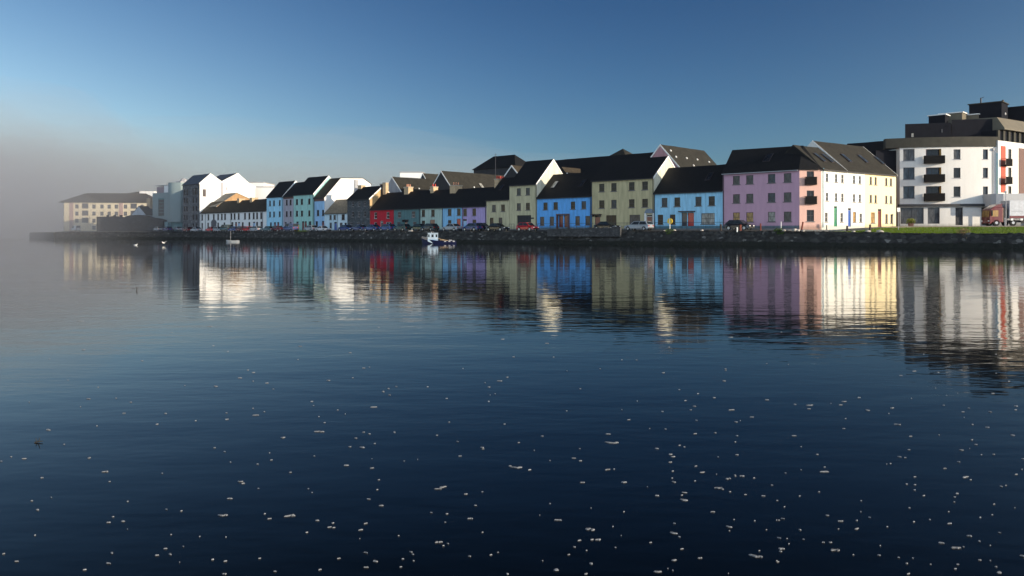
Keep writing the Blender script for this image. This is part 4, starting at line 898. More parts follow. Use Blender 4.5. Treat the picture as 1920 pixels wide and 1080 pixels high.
# ------------------------------------------------------------------ cars
TYRE = plain('tyre_rubber', (.015, .015, .016), .9); RIM = plain('wheel_rim', (.45, .45, .47), .35, .7); CGL = glass('car_glass', (.02, .025, .03)); LAMP = plain('headlight_lens', (.75, .75, .72), .15); TAIL = plain('tail_light_lens', (.35, .01, .01), .2); TRIM = plain('bumper_trim', (.02, .02, .022), .7)
CARM = {}
def car_meshes(kind):
    if kind in CARM: return CARM[kind]
    Lc = {'hatch': 3.9, 'saloon': 4.4, 'estate': 4.5, 'van': 4.6, 'sports': 4.2}[kind]; hw = .85; a = Lc / 2
    top = {'hatch': 1.45, 'saloon': 1.4, 'estate': 1.45, 'van': 1.95, 'sports': 1.25}[kind]
    if kind == 'van': body = [(-a, .3), (-a, .95), (-a + .12, 1.1), (-a + .75, 1.2), (-a + .9, 1.22), (a - .05, 1.2), (a, 1.0), (a, .3)]; gh = [(-a + .55, 1.15), (-a + 1.2, top), (a - .1, top), (a - .02, 1.15)]
    elif kind == 'hatch': body = [(-a, .3), (-a, .66), (-a + .15, .78), (-a + 1.0, .92), (a - .15, .95), (a, .8), (a, .32)]; gh = [(-a + .85, .88), (-a + 1.6, top), (a - .75, top), (a - .12, .9)]
    elif kind == 'estate': body = [(-a, .3), (-a, .64), (-a + .15, .76), (-a + 1.15, .9), (a - .1, .93), (a, .8), (a, .32)]; gh = [(-a + 1.05, .86), (-a + 1.8, top), (a - .45, top), (a - .06, .88)]
    elif kind == 'sports': body = [(-a, .28), (-a, .55), (-a + .2, .66), (-a + 1.3, .8), (a - .6, .85), (a - .05, .8), (a, .6), (a, .3)]; gh = [(-a + 1.25, .76), (-a + 2.0, top), (a - 1.5, top), (a - .6, .8)]
    else: body = [(-a, .3), (-a, .64), (-a + .15, .76), (-a + 1.2, .9), (a - .9, .93), (a - .05, .9), (a, .75), (a, .32)]; gh = [(-a + 1.1, .86), (-a + 1.85, top), (a - 1.4, top), (a - .7, .88)]
    wx_ = (-a + .75, a - .75)
    # lower shell with wheel arches
    bm = bmesh.new(); out = []
    bot = []
    for wc in wx_[::-1]:
        bot += [(wc + .36, .3)] + [(wc + .36 * math.cos(R(t)), .3 + .36 * math.sin(R(t))) for t in (30, 60, 90, 120, 150)] + [(wc - .36, .3)]
    prism(bm, body + bot, 'y', -hw, hw)
    for v in bm.verts:
        if v.co.z > .7: v.co.y *= .94
        if abs(v.co.x) > a - .2: v.co.y *= .9
    mt = bmesh.new()
    n = len(gh); f = .80; vb = []
    for s_ in (-1, 1): vb.append([bm.verts.new((x, s_ * (hw * .93 if z < 1.25 and i in (0, n - 1) else hw * f), z)) for i, (x, z) in enumerate(gh)])
    bm.faces.new(vb[0]); bm.faces.new(vb[1][::-1])
    for i in range(n): bm.faces.new((vb[0][i], vb[1][i], vb[1][(i+1) % n], vb[0][(i+1) % n]))
    bmesh.ops.recalc_face_normals(bm, faces=bm.faces[:]); bme = bpy.data.meshes.new('body'); 
    bmesh.ops.bevel(bm, geom=bm.edges[:], offset=.035, segments=2, affect='EDGES', profile=.6, clamp_overlap=True)
    bm.to_mesh(bme); bm.free(); mt.free()
    # glazing: side, front and rear panes just proud of the cabin
    def lerp(p, q, t): return (p[0] + (q[0] - p[0]) * t, p[1] + (q[1] - p[1]) * t)
    bm = bmesh.new(); y0, y1 = hw * .93, hw * f
    for s_ in (-1, 1):
        bx0 = lerp(gh[0], gh[1], .12); tx0 = lerp(gh[0], gh[1], .86); bx1 = lerp(gh[3], gh[2], .12); tx1 = lerp(gh[3], gh[2], .86)
        mid = (bx0[0] * .5 + bx1[0] * .5)
        for (p0, p1) in ((.06, .48), (.52, .94)):
            if kind == 'van' and p0 > .5: continue
            q = [(bx0[0] + (bx1[0] - bx0[0]) * p0, bx0[1]), (bx0[0] + (bx1[0] - bx0[0]) * p1, bx0[1]), (tx0[0] + (tx1[0] - tx0[0]) * p1, tx0[1]), (tx0[0] + (tx1[0] - tx0[0]) * p0, tx0[1])]
            bm.faces.new([bm.verts.new((x, s_ * ((y0 + (y1 - y0) * ((z - gh[0][1]) / (top - gh[0][1]))) + .012), z)) for x, z in q])
    for (g0, g1, sg) in ((gh[0], gh[1], -1), (gh[3], gh[2], 1)):
        p, q = lerp(g0, g1, .1), lerp(g0, g1, .9); ya, yb = hw * .84, hw * .72
        bm.faces.new([bm.verts.new((x + sg * .02, y, z + .01)) for x, y, z in ((p[0], -ya, p[1]), (p[0], ya, p[1]), (q[0], yb, q[1]), (q[0], -yb, q[1]))])
    gme = bpy.data.meshes.new('window_glass'); bm.to_mesh(gme); bm.free(); gme.materials.append(CGL)
    bm = bmesh.new(); bmesh.ops.create_cone(bm, cap_ends=True, segments=18, radius1=.31, radius2=.31, depth=.2, matrix=Matrix.Rotation(R(90), 4, 'X')); bev(bm, .02, 1)
    wme = bpy.data.meshes.new('wheel'); bm.to_mesh(wme); bm.free(); wme.materials.append(TYRE)
    bm = bmesh.new(); bmesh.ops.create_cone(bm, cap_ends=True, segments=14, radius1=.2, radius2=.18, depth=.215, matrix=Matrix.Rotation(R(90), 4, 'X'))
    rme = bpy.data.meshes.new('rim'); bm.to_mesh(rme); bm.free(); rme.materials.append(RIM)
    bm = bmesh.new(); box(bm, -.04, .04, -.17, .17, -.07, .07); bev(bm, .02, 1); lme = bpy.data.meshes.new('headlight'); bm.to_mesh(lme); bm.free(); lme.materials.append(LAMP)
    tme = lme.copy(); tme.materials.clear(); tme.materials.append(TAIL)
    bm = bmesh.new(); box(bm, -.05, .05, -hw * .88, hw * .88, -.1, .1); bev(bm, .03, 1); bpm = bpy.data.meshes.new('bumper'); bm.to_mesh(bpm); bm.free(); bpm.materials.append(TRIM)
    CARM[kind] = (bme, gme, wme, rme, lme, tme, bpm, Lc, wx_, hw); return CARM[kind]
BODY = {}
CARS = []
def car(px, off, kind, colname, c, label, flip=False, name=None, rot=None, dz=0):
    """parked along the quay road, off metres from the street line towards the water; nose to the left unless flipped"""
    bme, gme, wme, rme, lme, tme, bpm, Lc, wx_, hw = car_meshes(kind)
    t = tx(px); base = Vector((0, 150)) - B * off                    # line parallel to the street
    s_ = (t * base.y - base.x) / (U.x - t * U.y); p = base + U * s_
    if (kind, colname) not in BODY:
        me = bme.copy(); me.materials.append(paint('car_' + colname, c, .25)); BODY[(kind, colname)] = me
    rz = math.atan2(U.y, U.x) + (math.pi if flip else 0) + R(random.uniform(-2, 2)) if rot is None else rot
    r = thing(name or ('parked_van' if kind == 'van' else 'parked_car'), label, 'van' if kind == 'van' else 'car', (p.x, p.y, zg(p.x, p.y) + dz), rz, 'cars parked along the quay')
    inst('body', BODY[(kind, colname)], r); inst('window_glass', gme, r)
    for x in wx_:
        for y in (-hw + .1, hw - .1):
            w = inst('wheel', wme, r, (x, y, .31)); inst('rim', rme, w)
    a = Lc / 2; hz_ = .62 if kind != 'van' else .8
    for s2 in (-1, 1): inst('headlight', lme, r, (-a + .03, s2 * (hw - .3), hz_)); inst('tail_light', tme, r, (a - .02, s2 * (hw - .3), hz_ + .1))
    inst('bumper', bpm, r, (-a + .0, 0, .38)); inst('bumper', bpm, r, (a, 0, .38))
    return r
SIL = (.30, .32, .35); NAVY = (.02, .035, .13); BLK = (.015, .015, .02); RED = (.45, .01, .02); DG = (.015, .045, .04); WH = (.55, .56, .60); BLU = (.02, .055, .20)
O = 5.6
car(1386, 4.2, 'hatch', 'black', BLK, 'black hatchback under the pink building wall', True)
car(1198, 6.2, 'estate', 'silver', SIL, 'silver estate car in front of the arched doorway of the yellow house')
car(1138, 4.6, 'saloon', 'black', BLK, 'dark saloon before the maroon door at the left end of the wide yellow house', True)
car(989, 8.3, 'hatch', 'red', RED, 'red hatchback outside the dark gateway', True)
car(933, 8.3, 'saloon', 'black', BLK, 'black saloon outside the small pale yellow house', True)
car(886, 8.3, 'hatch', 'navy', NAVY, 'navy hatchback outside the lilac house')
car(903, 6.0, 'hatch', 'navy_dark', (.02, .02, .05), 'dark car behind the navy hatchback at the lilac house', True)
car(848, 8.3, 'saloon', 'silver', SIL, 'silver saloon outside the sky blue house')
car(806, 7.6, 'hatch', 'black', BLK, 'black hatchback outside the pale grey green house')
car(788, 6.8, 'saloon', 'dark_green', DG, 'dark green saloon between the sea green and pale grey green houses', True)
car(754, 7.6, 'hatch', 'dark_green', DG, 'dark green hatchback outside the sea green house')
car(727, 7.6, 'hatch', 'blue', BLU, 'blue hatchback outside the red house')
car(699, 7.2, 'saloon', 'blue', BLU, 'blue saloon at the left corner of the red house')
car(674, 7.2, 'saloon', 'navy', NAVY, 'navy saloon outside the dark stone house')
car(650, 7.6, 'saloon', 'blue', BLU, 'blue saloon between the white cottage and the dark stone house', True)
car(606, 8.6, 'sports', 'white', WH, 'low white sports car in front of the blue house with the blank flank', True)
car(583, 8.6, 'hatch', 'silver', SIL, 'silver hatchback left of the white sports car')
car(545, 7.6, 'van', 'navy', NAVY, 'dark blue van outside the mauve house')
car(504, 7.6, 'saloon', 'teal', (.03, .09, .11), 'dark teal saloon outside the light blue house')
car(522, 7.0, 'hatch', 'maroon', (.13, .015, .02), 'maroon hatchback left of the dark blue van', True)
car(480, 7.6, 'hatch', 'silver', SIL, 'silver hatchback at the right end of the white terrace')
car(466, 7.6, 'saloon', 'red', RED, 'red saloon in front of the right half of the white terrace', True)
car(453, 7.6, 'hatch', 'maroon', (.13, .015, .02), 'maroon hatchback between the red saloon and the blue hatchback')
car(439, 7.6, 'hatch', 'blue', BLU, 'blue hatchback in front of the middle of the white terrace')
car(424, 7.6, 'van', 'dark_green', DG, 'dark green van right of the arched gateway')
car(410, 7.6, 'hatch', 'silver', SIL, 'silver hatchback right of the arched gateway', True)
car(396, 7.6, 'hatch', 'red', RED, 'red hatchback in front of the arched gateway')
car(368, 7.6, 'saloon', 'silver', SIL, 'silver saloon at the foot of the stone warehouse')
car(352, 7.6, 'hatch', 'maroon', (.13, .015, .02), 'maroon hatchback at the left corner of the stone warehouse')
def car_at(px, Y, *a, **k):
    r = car(1000, 6, *a, **k); p = P(px, Y); r.location = (p.x, p.y, zg(p.x, p.y)); return r
car_at(333, 244, 'saloon', 'silver', SIL, 'silver saloon at the base of the museum tower')
car_at(314, 243, 'hatch', 'navy', NAVY, 'navy hatchback before the museum entrance')
car_at(296, 246, 'hatch', 'silver', SIL, 'silver hatchback left of the museum entrance')
car_at(142, 280, 'van', 'white', WH, 'white van in the mist before the cream apartments', name='parked_van')
# yellow skip right of the blue van
p = P(556.5, 190); r = thing('equipment_box', 'yellow equipment box between the dark blue van and the aqua house', 'box', (p.x, p.y, zg(p.x, p.y)), math.atan2(U.y, U.x))
bm = bmesh.new(); box(bm, -.45, .45, -.4, .4, .1, 1.5); bev(bm, .04, 1); mk('body', bm, plain('box_yellow', (.50, .34, .03)), r)
bm = bmesh.new(); box(bm, -.5, .5, -.45, .45, 1.503, 1.6); box(bm, -.4, .4, -.35, .35, 0, .097); mk('lid', bm, TRIM, r)

# ------------------------------------------------------------------ lorry on the right
TR = paint('lorry_red', (.13, .006, .008)); TWH = paint('trailer_white', (.50, .51, .54), .5)
p = P(1848, 119); zl = zg(p.x, p.y); r = thing('articulated_lorry', 'red cab lorry with a white box trailer striped red along its foot', 'lorry', (p.x, p.y, zl), R(-4))
bm = bmesh.new(); prism(bm, [(0, .55), (-.02, 1.2), (.12, 2.45), (.45, 2.75), (1.9, 2.75), (1.9, .55)], 'y', -1.2, 1.2); bev(bm, .07, 2); c_ = mk('cab', bm, TR, r)
bm = bmesh.new(); bm.faces.new([bm.verts.new(v) for v in ((.0, -1.0, 1.35), (.0, 1.0, 1.35), (.085, 1.0, 2.3), (.085, -1.0, 2.3))]); bm.faces.new([bm.verts.new(v) for v in ((.25, -1.215, 1.4), (1.2, -1.215, 1.4), (1.2, -1.215, 2.3), (.35, -1.215, 2.3))])
for v in bm.verts: 
    if v.co.y > -1.1: v.co.x -= .03
mk('window_glass', bm, G_OCHRE, c_)
bm = bmesh.new(); prism(bm, [(.5, 2.77), (1.2, 3.15), (1.85, 3.3), (1.85, 2.77)], 'y', -1.0, 1.0); mk('wind_deflector', bm, TR, c_)
bm = bmesh.new(); box(bm, -.06, .25, -1.22, 1.22, .35, .62); bev(bm, .04, 1); mk('bumper', bm, TR, c_)
for s_ in (-1, 1): bm = bmesh.new(); box(bm, -.09, -.04, s_ * .95 - .18, s_ * .95 + .18, .66, .86); mk('headlight', bm, LAMP, c_)
bm = bmesh.new(); box(bm, .12, .3, -1.5, -1.3, 1.5, 2.3); mk('mirror', bm, TRIM, c_)
bm = bmesh.new(); box(bm, 1.92, 2.5, -1.1, 1.1, .6, 2.6); mk('cab_back', bm, TRIM, r)
bm = bmesh.new(); box(bm, 1.0, 14.5, -.9, .9, .55, .85); box(bm, 4.4, 10, -1.18, -1.12, .35, .95); mk('chassis', bm, TRIM, r)
bm = bmesh.new(); box(bm, 2.75, 14.8, -1.25, 1.25, 1.12, 3.75); bev(bm, .03, 1); tr = mk('trailer', bm, TWH, r)
bm = bmesh.new(); box(bm, 2.76, 14.79, -1.272, -1.252, 1.14, 1.5); mk('stripe', bm, TR, tr)
bm = bmesh.new()
for i in range(9): box(bm, 2.9 + i * 1.35, 3.25 + i * 1.35, -1.3, -1.1, .82, 1.1)
mk('side_rail', bm, BARGE, tr)
LOGR = plain('logo_red', (.45, .01, .03), .5)
bm = bmesh.new(); hp = [(0, -.42), (.36, -.1), (.42, .18), (.25, .36), (.05, .25), (-.12, .42), (-.36, .34), (-.42, .1), (-.25, -.02), (-.3, -.2)]
prism(bm, [(5.35 + x, 2.5 + z) for x, z in hp], 'y', -1.27, -1.252); mk('emblem', bm, LOGR, tr)
def lettering(txt, size, mat, par, loc, rz=0):
    cu = bpy.data.curves.new('lettering', 'FONT'); cu.body = txt; cu.size = size; cu.extrude = .004; o = bpy.data.objects.new('lettering_src', cu); COL.objects.link(o)
    dg = bpy.context.evaluated_depsgraph_get(); me = bpy.data.meshes.new_from_object(o.evaluated_get(dg)); bpy.data.objects.remove(o); me.materials.clear()
    return link('lettering', me, mat, par, loc, (R(90), 0, rz))
lettering('a', 1.2, plain('logo_black', (.03, .03, .03)), tr, (5.95, -1.262, 2.3))
bm = bmesh.new()
for i in range(9): box(bm, 3.05 + i * .18, 3.18 + i * .18, -1.262, -1.252, 2.1, 2.17)
mk('small_print', bm, FR_GREY, tr)
for x in (.95, 3.3, 10.6, 11.8, 13.0):
    for s_ in (-1, 1):
        bm = bmesh.new(); bmesh.ops.create_cone(bm, cap_ends=True, segments=20, radius1=.48, radius2=.48, depth=.3, matrix=Matrix.Rotation(R(90), 4, 'X')); bev(bm, .03, 1); w = mk('wheel', bm, TYRE, r, (x, s_ * 1.05, .48))
        bm = bmesh.new(); bmesh.ops.create_cone(bm, cap_ends=True, segments=14, radius1=.26, radius2=.2, depth=.32, matrix=Matrix.Rotation(R(90), 4, 'X')); mk('rim', bm, RIM, w)

# ------------------------------------------------------------------ boats
def hull_bm(Lh, bw, free, bowrise, ny=14):
    bm = bmesh.new(); rings = []
    for i in range(ny + 1):
        t = i / ny; x = -Lh/2 + Lh * t; wv = bw * (min(1, (t / .42)) ** .6) * (1 if t < .85 else 1 - .18 * (t - .85) / .15) / 2; sheer = free + bowrise * max(0, (1 - t / .55)) ** 1.7
        rk = -.25 * (1 - t) * 0
        rings.append([bm.verts.new(v) for v in ((x + .28 * (1 - t) ** 3, 0, -.25), (x + .2 * (1 - t) ** 3, -wv * .7, -.15), (x, -max(wv, .02), sheer), (x, -max(wv - .08, .01), sheer), (x, 0, sheer - .22), (x, max(wv - .08, .01), sheer), (x, max(wv, .02), sheer), (x + .2 * (1 - t) ** 3, wv * .7, -.15))])
    for p_, q_ in zip(rings, rings[1:]):
        for j in range(8): bm.faces.new((p_[j], q_[j], q_[(j+1) % 8], p_[(j+1) % 8]))
    bm.faces.new(rings[0]); bm.faces.new(rings[-1][::-1]); return bm
HB = paint('hull_blue', (.008, .012, .045)); WHB = paint('wheelhouse_shaded_white', (.30, .38, .46), .5); WBL = paint('band_blue', (.05, .16, .40))  # wheelhouse white dulled and blued, its shade put into the colour
p = P(823, 127); r = thing('fishing_boat', 'small dark blue fishing boat with a white wheelhouse moored by the quay', 'boat', (p.x, p.y, 0), R(5)); r.scale = (.9, .95, .85)
mk('hull', hull_bm(6.1, 2.1, .55, .55), HB, r)
bm = bmesh.new(); prism(bm, [(-1.95, .45), (-1.95, 1.45), (-1.9, 1.95), (-.15, 1.95), (-.15, .1), (-1.2, .1)], 'y', -.72, .72); wh = mk('wheelhouse', bm, WHB, r)
bm = bmesh.new(); box(bm, -2.05, -.08, -.8, .8, 1.953, 2.02); bev(bm, .02, 1); mk('wheelhouse_roof', bm, WHB, wh)
bm = bmesh.new(); box(bm, -1.94, -.16, -.74, -.722, .66, .74); mk('blue_band', bm, WBL, wh)
for xa_, xb_ in ((-1.86, -1.62), (-1.3, -.92), (-.58, -.26)):
    bm = bmesh.new(); box(bm, xa_, xb_, -.735, -.722, 1.2, 1.72); mk('window', bm, G_DARK, wh)
bm = bmesh.new(); box(bm, -1.975, -1.955, -.6, .6, 1.25, 1.75); mk('windscreen', bm, G_DARK, wh)
bm = bmesh.new()
for k in range(7): tube(bm, (-2.95 + k * .15, -.35 - k * .06, .95 - k * .05), (-2.95 + k * .15, -.35 - k * .06, 1.3 - k * .03), .02, 5)
tube(bm, (-2.95, -.35, 1.3), (-2.0, -.72, 1.12), .025, 6); tube(bm, (-2.95, .35, 1.3), (-2.0, .72, 1.12), .025, 6); mk('bow_rail', bm, FR_GREY, r)
bm = bmesh.new(); tube(bm, (-.1, -.7, .95), (1.3, -.8, .62), .03, 6); tube(bm, (.2, -.6, .7), (1.6, -.3, .6), .05, 6); mk('boom', bm, BRICK, r)
bm = bmesh.new(); box(bm, 1.7, 2.3, -.4, .3, .35, .72); box(bm, 2.35, 2.75, -.5, .1, .35, .62); bev(bm, .04, 1); mk('fish_box', bm, FR_GREY, r)
bm = bmesh.new(); tube(bm, (-1.0, 0, 2.02), (-1.0, 0, 2.25), .03, 6); tube(bm, (-1.3, .3, 2.02), (-1.3, .3, 2.2), .08, 8); mk('mast_light', bm, FR_GREY, wh)
for k in range(3): bm = bmesh.new(); box(bm, .9 + k * .75, 1.25 + k * .75, -1.02, -.99, .36, .42); mk('hull_mark', bm, BARGE, r)
p = P(436, 150); r = thing('small_sailing_dinghy', 'tiny pale dinghy with a thin bare mast floating before the white terrace', 'dinghy', (p.x, p.y, 0), R(4))
mk('hull', hull_bm(2.4, 1.0, .3, .12), plain('dinghy_white', (.26, .28, .3)), r)
bm = bmesh.new(); tube(bm, (-.35, 0, .1), (-.35, 0, 2.1), .025, 6); mk('mast', bm, FR_GREY, r)
bm = bmesh.new(); tube(bm, (.5, -.1, .28), (1.15, -.1, .42), .03, 6); box(bm, .2, .5, -.35, .35, .12, .26); mk('thwart', bm, FR_BROWN, r)
# white skiff drawn up on the quay edge
p = P(1152, 124.5); zq = zg(p.x, p.y); r = thing('rowing_skiff', 'small white and blue skiff lying on the quay edge below the yellow house', 'skiff', (p.x, p.y, 1.05), math.atan2(U.y, U.x) + .2)
r.location = (*(p - B * 2.2), .95)
mk('hull', hull_bm(2.6, .9, .32, .1), plain('skiff_white_blue', (.55, .62, .72)), r); bm = bmesh.new(); box(bm, -.2, 0, -.36, .36, .14, .2); box(bm, .6, .8, -.36, .36, .14, .2); mk('thwart', bm, WBL, r)

# ------------------------------------------------------------------ gulls and floating bits
FEA = plain('feather_white', (.85, .84, .82), .8); FEG = plain('feather_grey', (.35, .36, .38), .8); BIL = plain('bill_orange', (.7, .3, .05), .6)
def skin_bird(name, label, loc, rz, fly, sc_=1.0):
    V = [((0.0, 0, .1), .085), ((-.14, 0, .1), .09), ((-.24, 0, .15), .05), ((-.29, 0, .22), .04), ((-.34, 0, .24), .045), ((.16, 0, .1), .06), ((.30, 0, .13), .022)]
    E = [(0, 1), (1, 2), (2, 3), (3, 4), (0, 5), (5, 6)]
    me = bpy.data.meshes.new('bird'); me.from_pydata([v for v, _ in V], E, []); o = link('body', me, FEA)
    o.modifiers.new('s', 'SKIN'); o.modifiers.new('d', 'SUBSURF').levels = 2
    for i, (_, rr) in enumerate(V): me.skin_vertices[0].data[i].radius = (rr, rr * .9)
    me.skin_vertices[0].data[0].use_root = True
    dg = bpy.context.evaluated_depsgraph_get(); m2 = bpy.data.meshes.new_from_object(o.evaluated_get(dg)); bpy.data.objects.remove(o)
    if not m2.materials: m2.materials.append(FEA)
    r = thing(name, label, 'gull', loc, rz); b_ = link('body', m2, None, r)
    bm = bmesh.new(); tube(bm, (-.375, 0, .24), (-.44, 0, .225), .014, 6, .004); mk('bill', bm, BIL, r)
    for s_ in (-1, 1):
        bm = bmesh.new()
        pl = [(-.12, .05), (-.10, .28), (-.02, .55), (.14, .72), (.12, .5), (.10, .25), (.10, .05)] if fly else [(-.14, .06), (-.05, .095), (.12, .09), (.34, .03), (.1, .02)]
        zf = (lambda y: .14 + y * .35 if fly else .15 - (y - .02) * .5)
        top = [bm.verts.new((x, s_ * y, zf(y) + .008)) for x, y in pl]; bot = [bm.verts.new((x, s_ * y, zf(y) - .008)) for x, y in pl]; n_ = len(pl)
        bm.faces.new(top); bm.faces.new(bot[::-1])
        for i in range(n_): bm.faces.new((top[i], bot[i], bot[(i+1) % n_], top[(i+1) % n_]))
        mk('wing', bm, FEG if not fly else FEA, r)
    r.scale = (sc_, sc_, sc_); return r
p = P(254, 110); skin_bird('swimming_gull', 'white gull sitting on the water at the left, nearer the bastion wall', (p.x, p.y, -.04), R(170), False, .95)
p = P(307, 112); skin_bird('flying_gull', 'white gull low over the water with spread wings, right of the swimming gull', (p.x, p.y, .22), R(60), True, .72)
TWG = plain('driftwood_brown', (.03, .028, .024)); 
p = P(72, 6.4); bm = bmesh.new(); tube(bm, (-.03, 0, .004), (.03, .01, .012), .006, 6, .003); tube(bm, (0, 0, .008), (.018, -.01, .045), .004, 5, .002); tube(bm, (-.01, 0, .008), (-.028, .012, .034), .004, 5, .002)
tag(mk('floating_twig', bm, TWG, None, (p.x, p.y, 0)), 'small brown twig afloat near the lower left edge', 'twig')
p = P(256, 23.2); bm = bmesh.new(); tube(bm, (0, 0, -.05), (.01, 0, .11), .018, 6, .008); tube(bm, (0, 0, .06), (.03, 0, .09), .007, 5, .003)
tag(mk('floating_stick', bm, TWG, None, (p.x, p.y, 0)), 'dark stick standing out of the calm misty water at the left', 'stick')
# foam
random.seed(21); bm = bmesh.new()
FOAM = ground_mat('foam', (.21, .22, .24), 20, .4)
def flake(x, y, a_, b__, rz):
    n_ = 11; k1 = random.uniform(0, 6.28); k2 = random.uniform(0, 6.28); top = []; bot = []
    for i in range(n_):
        t = 2 * math.pi * i / n_; rr = 1 + .35 * math.sin(2 * t + k1) + .22 * math.sin(3 * t + k2) + random.uniform(-.12, .12)
        px_, py_ = a_ * rr * math.cos(t), b__ * rr * math.sin(t); X = x + px_ * math.cos(rz) - py_ * math.sin(rz); Yv = y + px_ * math.sin(rz) + py_ * math.cos(rz)
        bot.append(bm.verts.new((X, Yv, .001))); top.append(bm.verts.new((x + (X - x) * .8, y + (Yv - y) * .8, .006)))
    bm.faces.new(top)
    for i in range(n_): bm.faces.new((bot[i], bot[(i+1) % n_], top[(i+1) % n_], top[i]))
for _ in range(920):
    py = 575 + 505 * random.random() ** .8; Yv = CZ * F / (py - HZ); lat = random.uniform(-.70, .70)
    if random.random() > (.62 + lat * .4) * (1.0 if py > 690 else .5): continue
    X = lat * Yv
    big = random.random(); s_ = .0024 + .0055 * random.random() ** 3 + (.009 * random.random() if big > .90 else 0)
    s_ *= (.50 + Yv * .13)
    flake(X, Yv, s_ * random.uniform(1.0, 2.6), s_ * random.uniform(.35, 1.2), random.uniform(-.5, .5))
    if big > .95:
        flake(X + s_ * 2, Yv + s_ * random.uniform(-1, 1), s_ * .9, s_ * .8, 0)
tag(mk('foam_flecks', bm, FOAM), 'scattered flecks of white foam on the dark water', 'foam', kind='stuff')

# ------------------------------------------------------------------ small things on the quay
def post(px, Y, h_, r_, mat, label, lean=(0, 0), cat='post', name='mooring_post', cap=True, ztop=None):
    p = P(px, Y); z = zg(p.x, p.y); rt_ = thing(name, label, cat, (p.x, p.y, z)); rt_.rotation_euler = (lean[0], lean[1], 0)
    bm = bmesh.new(); tube(bm, (0, 0, -.15), (0, 0, h_), r_, 10, r_ * .9); mk('shaft', bm, mat, rt_)
    if cap: bm = bmesh.new(); tube(bm, (0, 0, h_ + .002), (0, 0, h_ + .1), r_ * 1.25, 10, r_ * .8); mk('cap', bm, mat, rt_)
    return rt_
RUST = plain('rusty_iron', (.17, .045, .03), .9); TIM = plain('dark_timber', (.045, .035, .03), .9)
post(1502.5, 104, 1.15, .11, RUST, 'leaning rusty red mooring post before the canted pink wall', (0, R(10)))
post(1426, 108.5, .9, .1, RUST, 'short rusty post right of the black hatchback')
post(1464.5, 105.5, 1.15, .05, BARGE, 'thin white post on the quay edge above a grassy tuft', name='marker_post')
post(1388, 108.5, .75, .16, RUST, 'thick rusty bollard before the black hatchback', name='bollard')
post(1382, 107.8, .42, .1, BARGE, 'small white bollard beside the rusty one', name='bollard')
post(1351.5, 111, .85, .14, TIM, 'dark timber post between the pale blue and pink buildings')
post(1550, 109, .7, .07, TIM, 'thin dark post below the green door')
post(1884, 112, 1.0, .0 + .05, FR_GREY, 'low grey post at the lawn edge by the lorry', name='marker_post')
# bench like barrier
a_, c_ = P(1588.5, 104.5), P(1631.5, 101.5); d_ = c_ - a_; r = thing('road_barrier', 'low timber barrier between two dark posts before the white sunlit houses', 'barrier', (a_.x, a_.y, zg(a_.x, a_.y)), math.atan2(d_.y, d_.x))
for xx, hh in ((0, .8), (d_.length, .95)): bm = bmesh.new(); box(bm, xx - .09, xx + .09, -.09, .09, -.2, hh); mk('post', bm, TIM, r)
bm = bmesh.new(); box(bm, .095, d_.length - .095, -.04, .04, .28, .40); mk('rail', bm, plain('weathered_rail', (.30, .26, .20)), r)
bm = bmesh.new(); box(bm, .095, d_.length - .095, -.04, .04, -.02, .1); mk('rail', bm, PIPE, r)
# kerb stones towards the barrier
a_, c_ = P(1478, 107.5), P(1588, 104.8); d_ = c_ - a_; bm = bmesh.new()
for k in range(16): x0 = d_.length * k / 16; box(bm, x0 + .02, x0 + d_.length / 16 - .02, -.12, .12, -.2, .17 + random.uniform(-.01, .01))
tag(mk('kerb', bm, plain('kerb_stone', (.32, .29, .25), .9), None, (a_.x, a_.y, zg(a_.x, a_.y)), (0, 0, math.atan2(d_.y, d_.x))), 'pale kerb of stones along the quay road by the pink corner', 'kerb')
# pale edge stones
random.seed(5)
for px, Y, s_, ds in ((1490, 102.6, .38, 'larger pale stone left of the leaning rusty post'), (1497, 102.4, .28, 'small pale stone just left of the foot of the leaning rusty post'), (1506, 102.2, .25, 'small pale stone right of the leaning rusty post'), (1627, 98.6, .38, 'pale block below the right end of the timber barrier'), (1650, 97.8, .45, 'biggest pale stone on the quay edge where the lawn begins'), (1470, 103.6, .25, 'small stone right of the thin white post'), (1246, 115.6, .2, 'tiny stone left of the lifebuoy stand'), (1264, 114.8, .3, 'stone right of the lifebuoy stand'), (1316, 112, .25, 'stone on the quay edge below the red door'), (1600, 99.3, .25, 'small stone below the left half of the timber barrier'), (768, 151, .3, 'left one of two stones on the quay left of the fishing boat'), (772, 150.6, .3, 'right one of two stones on the quay left of the fishing boat')):
    p = P(px, Y); bm = bmesh.new(); bmesh.ops.create_icosphere(bm, subdivisions=2, radius=s_)
    for v in bm.verts: v.co *= random.uniform(.8, 1.1); v.co.z *= .6
    tag(mk('edge_stone', bm, plain('pale_stone', (.42, .38, .34), .9), None, (p.x, p.y, zg(p.x, p.y) + s_ * .35)), ds, 'stone', 'loose stones on the quay edge')
# lifebuoy stand
p = P(1256, 115.6); z = zg(p.x, p.y); r = thing('lifebuoy_stand', 'yellow lifebuoy housing on a white post at the quay edge', 'lifebuoy', (p.x, p.y, z - .1), R(-35))
bm = bmesh.new(); tube(bm, (0, 0, 0), (0, 0, 1.45), .055, 8); mk('post', bm, BARGE, r)
YB = plain('lifebuoy_yellow', (.75, .50, .04), .5)
bm = bmesh.new(); tube(bm, (0, -.07, 1.55), (0, .09, 1.55), .40, 20); hb = mk('housing', bm, YB, r)
bm = bmesh.new(); box(bm, -.05, .05, -.1, -.075, 1.25, 1.85); mk('label_plate', bm, BARGE, hb)
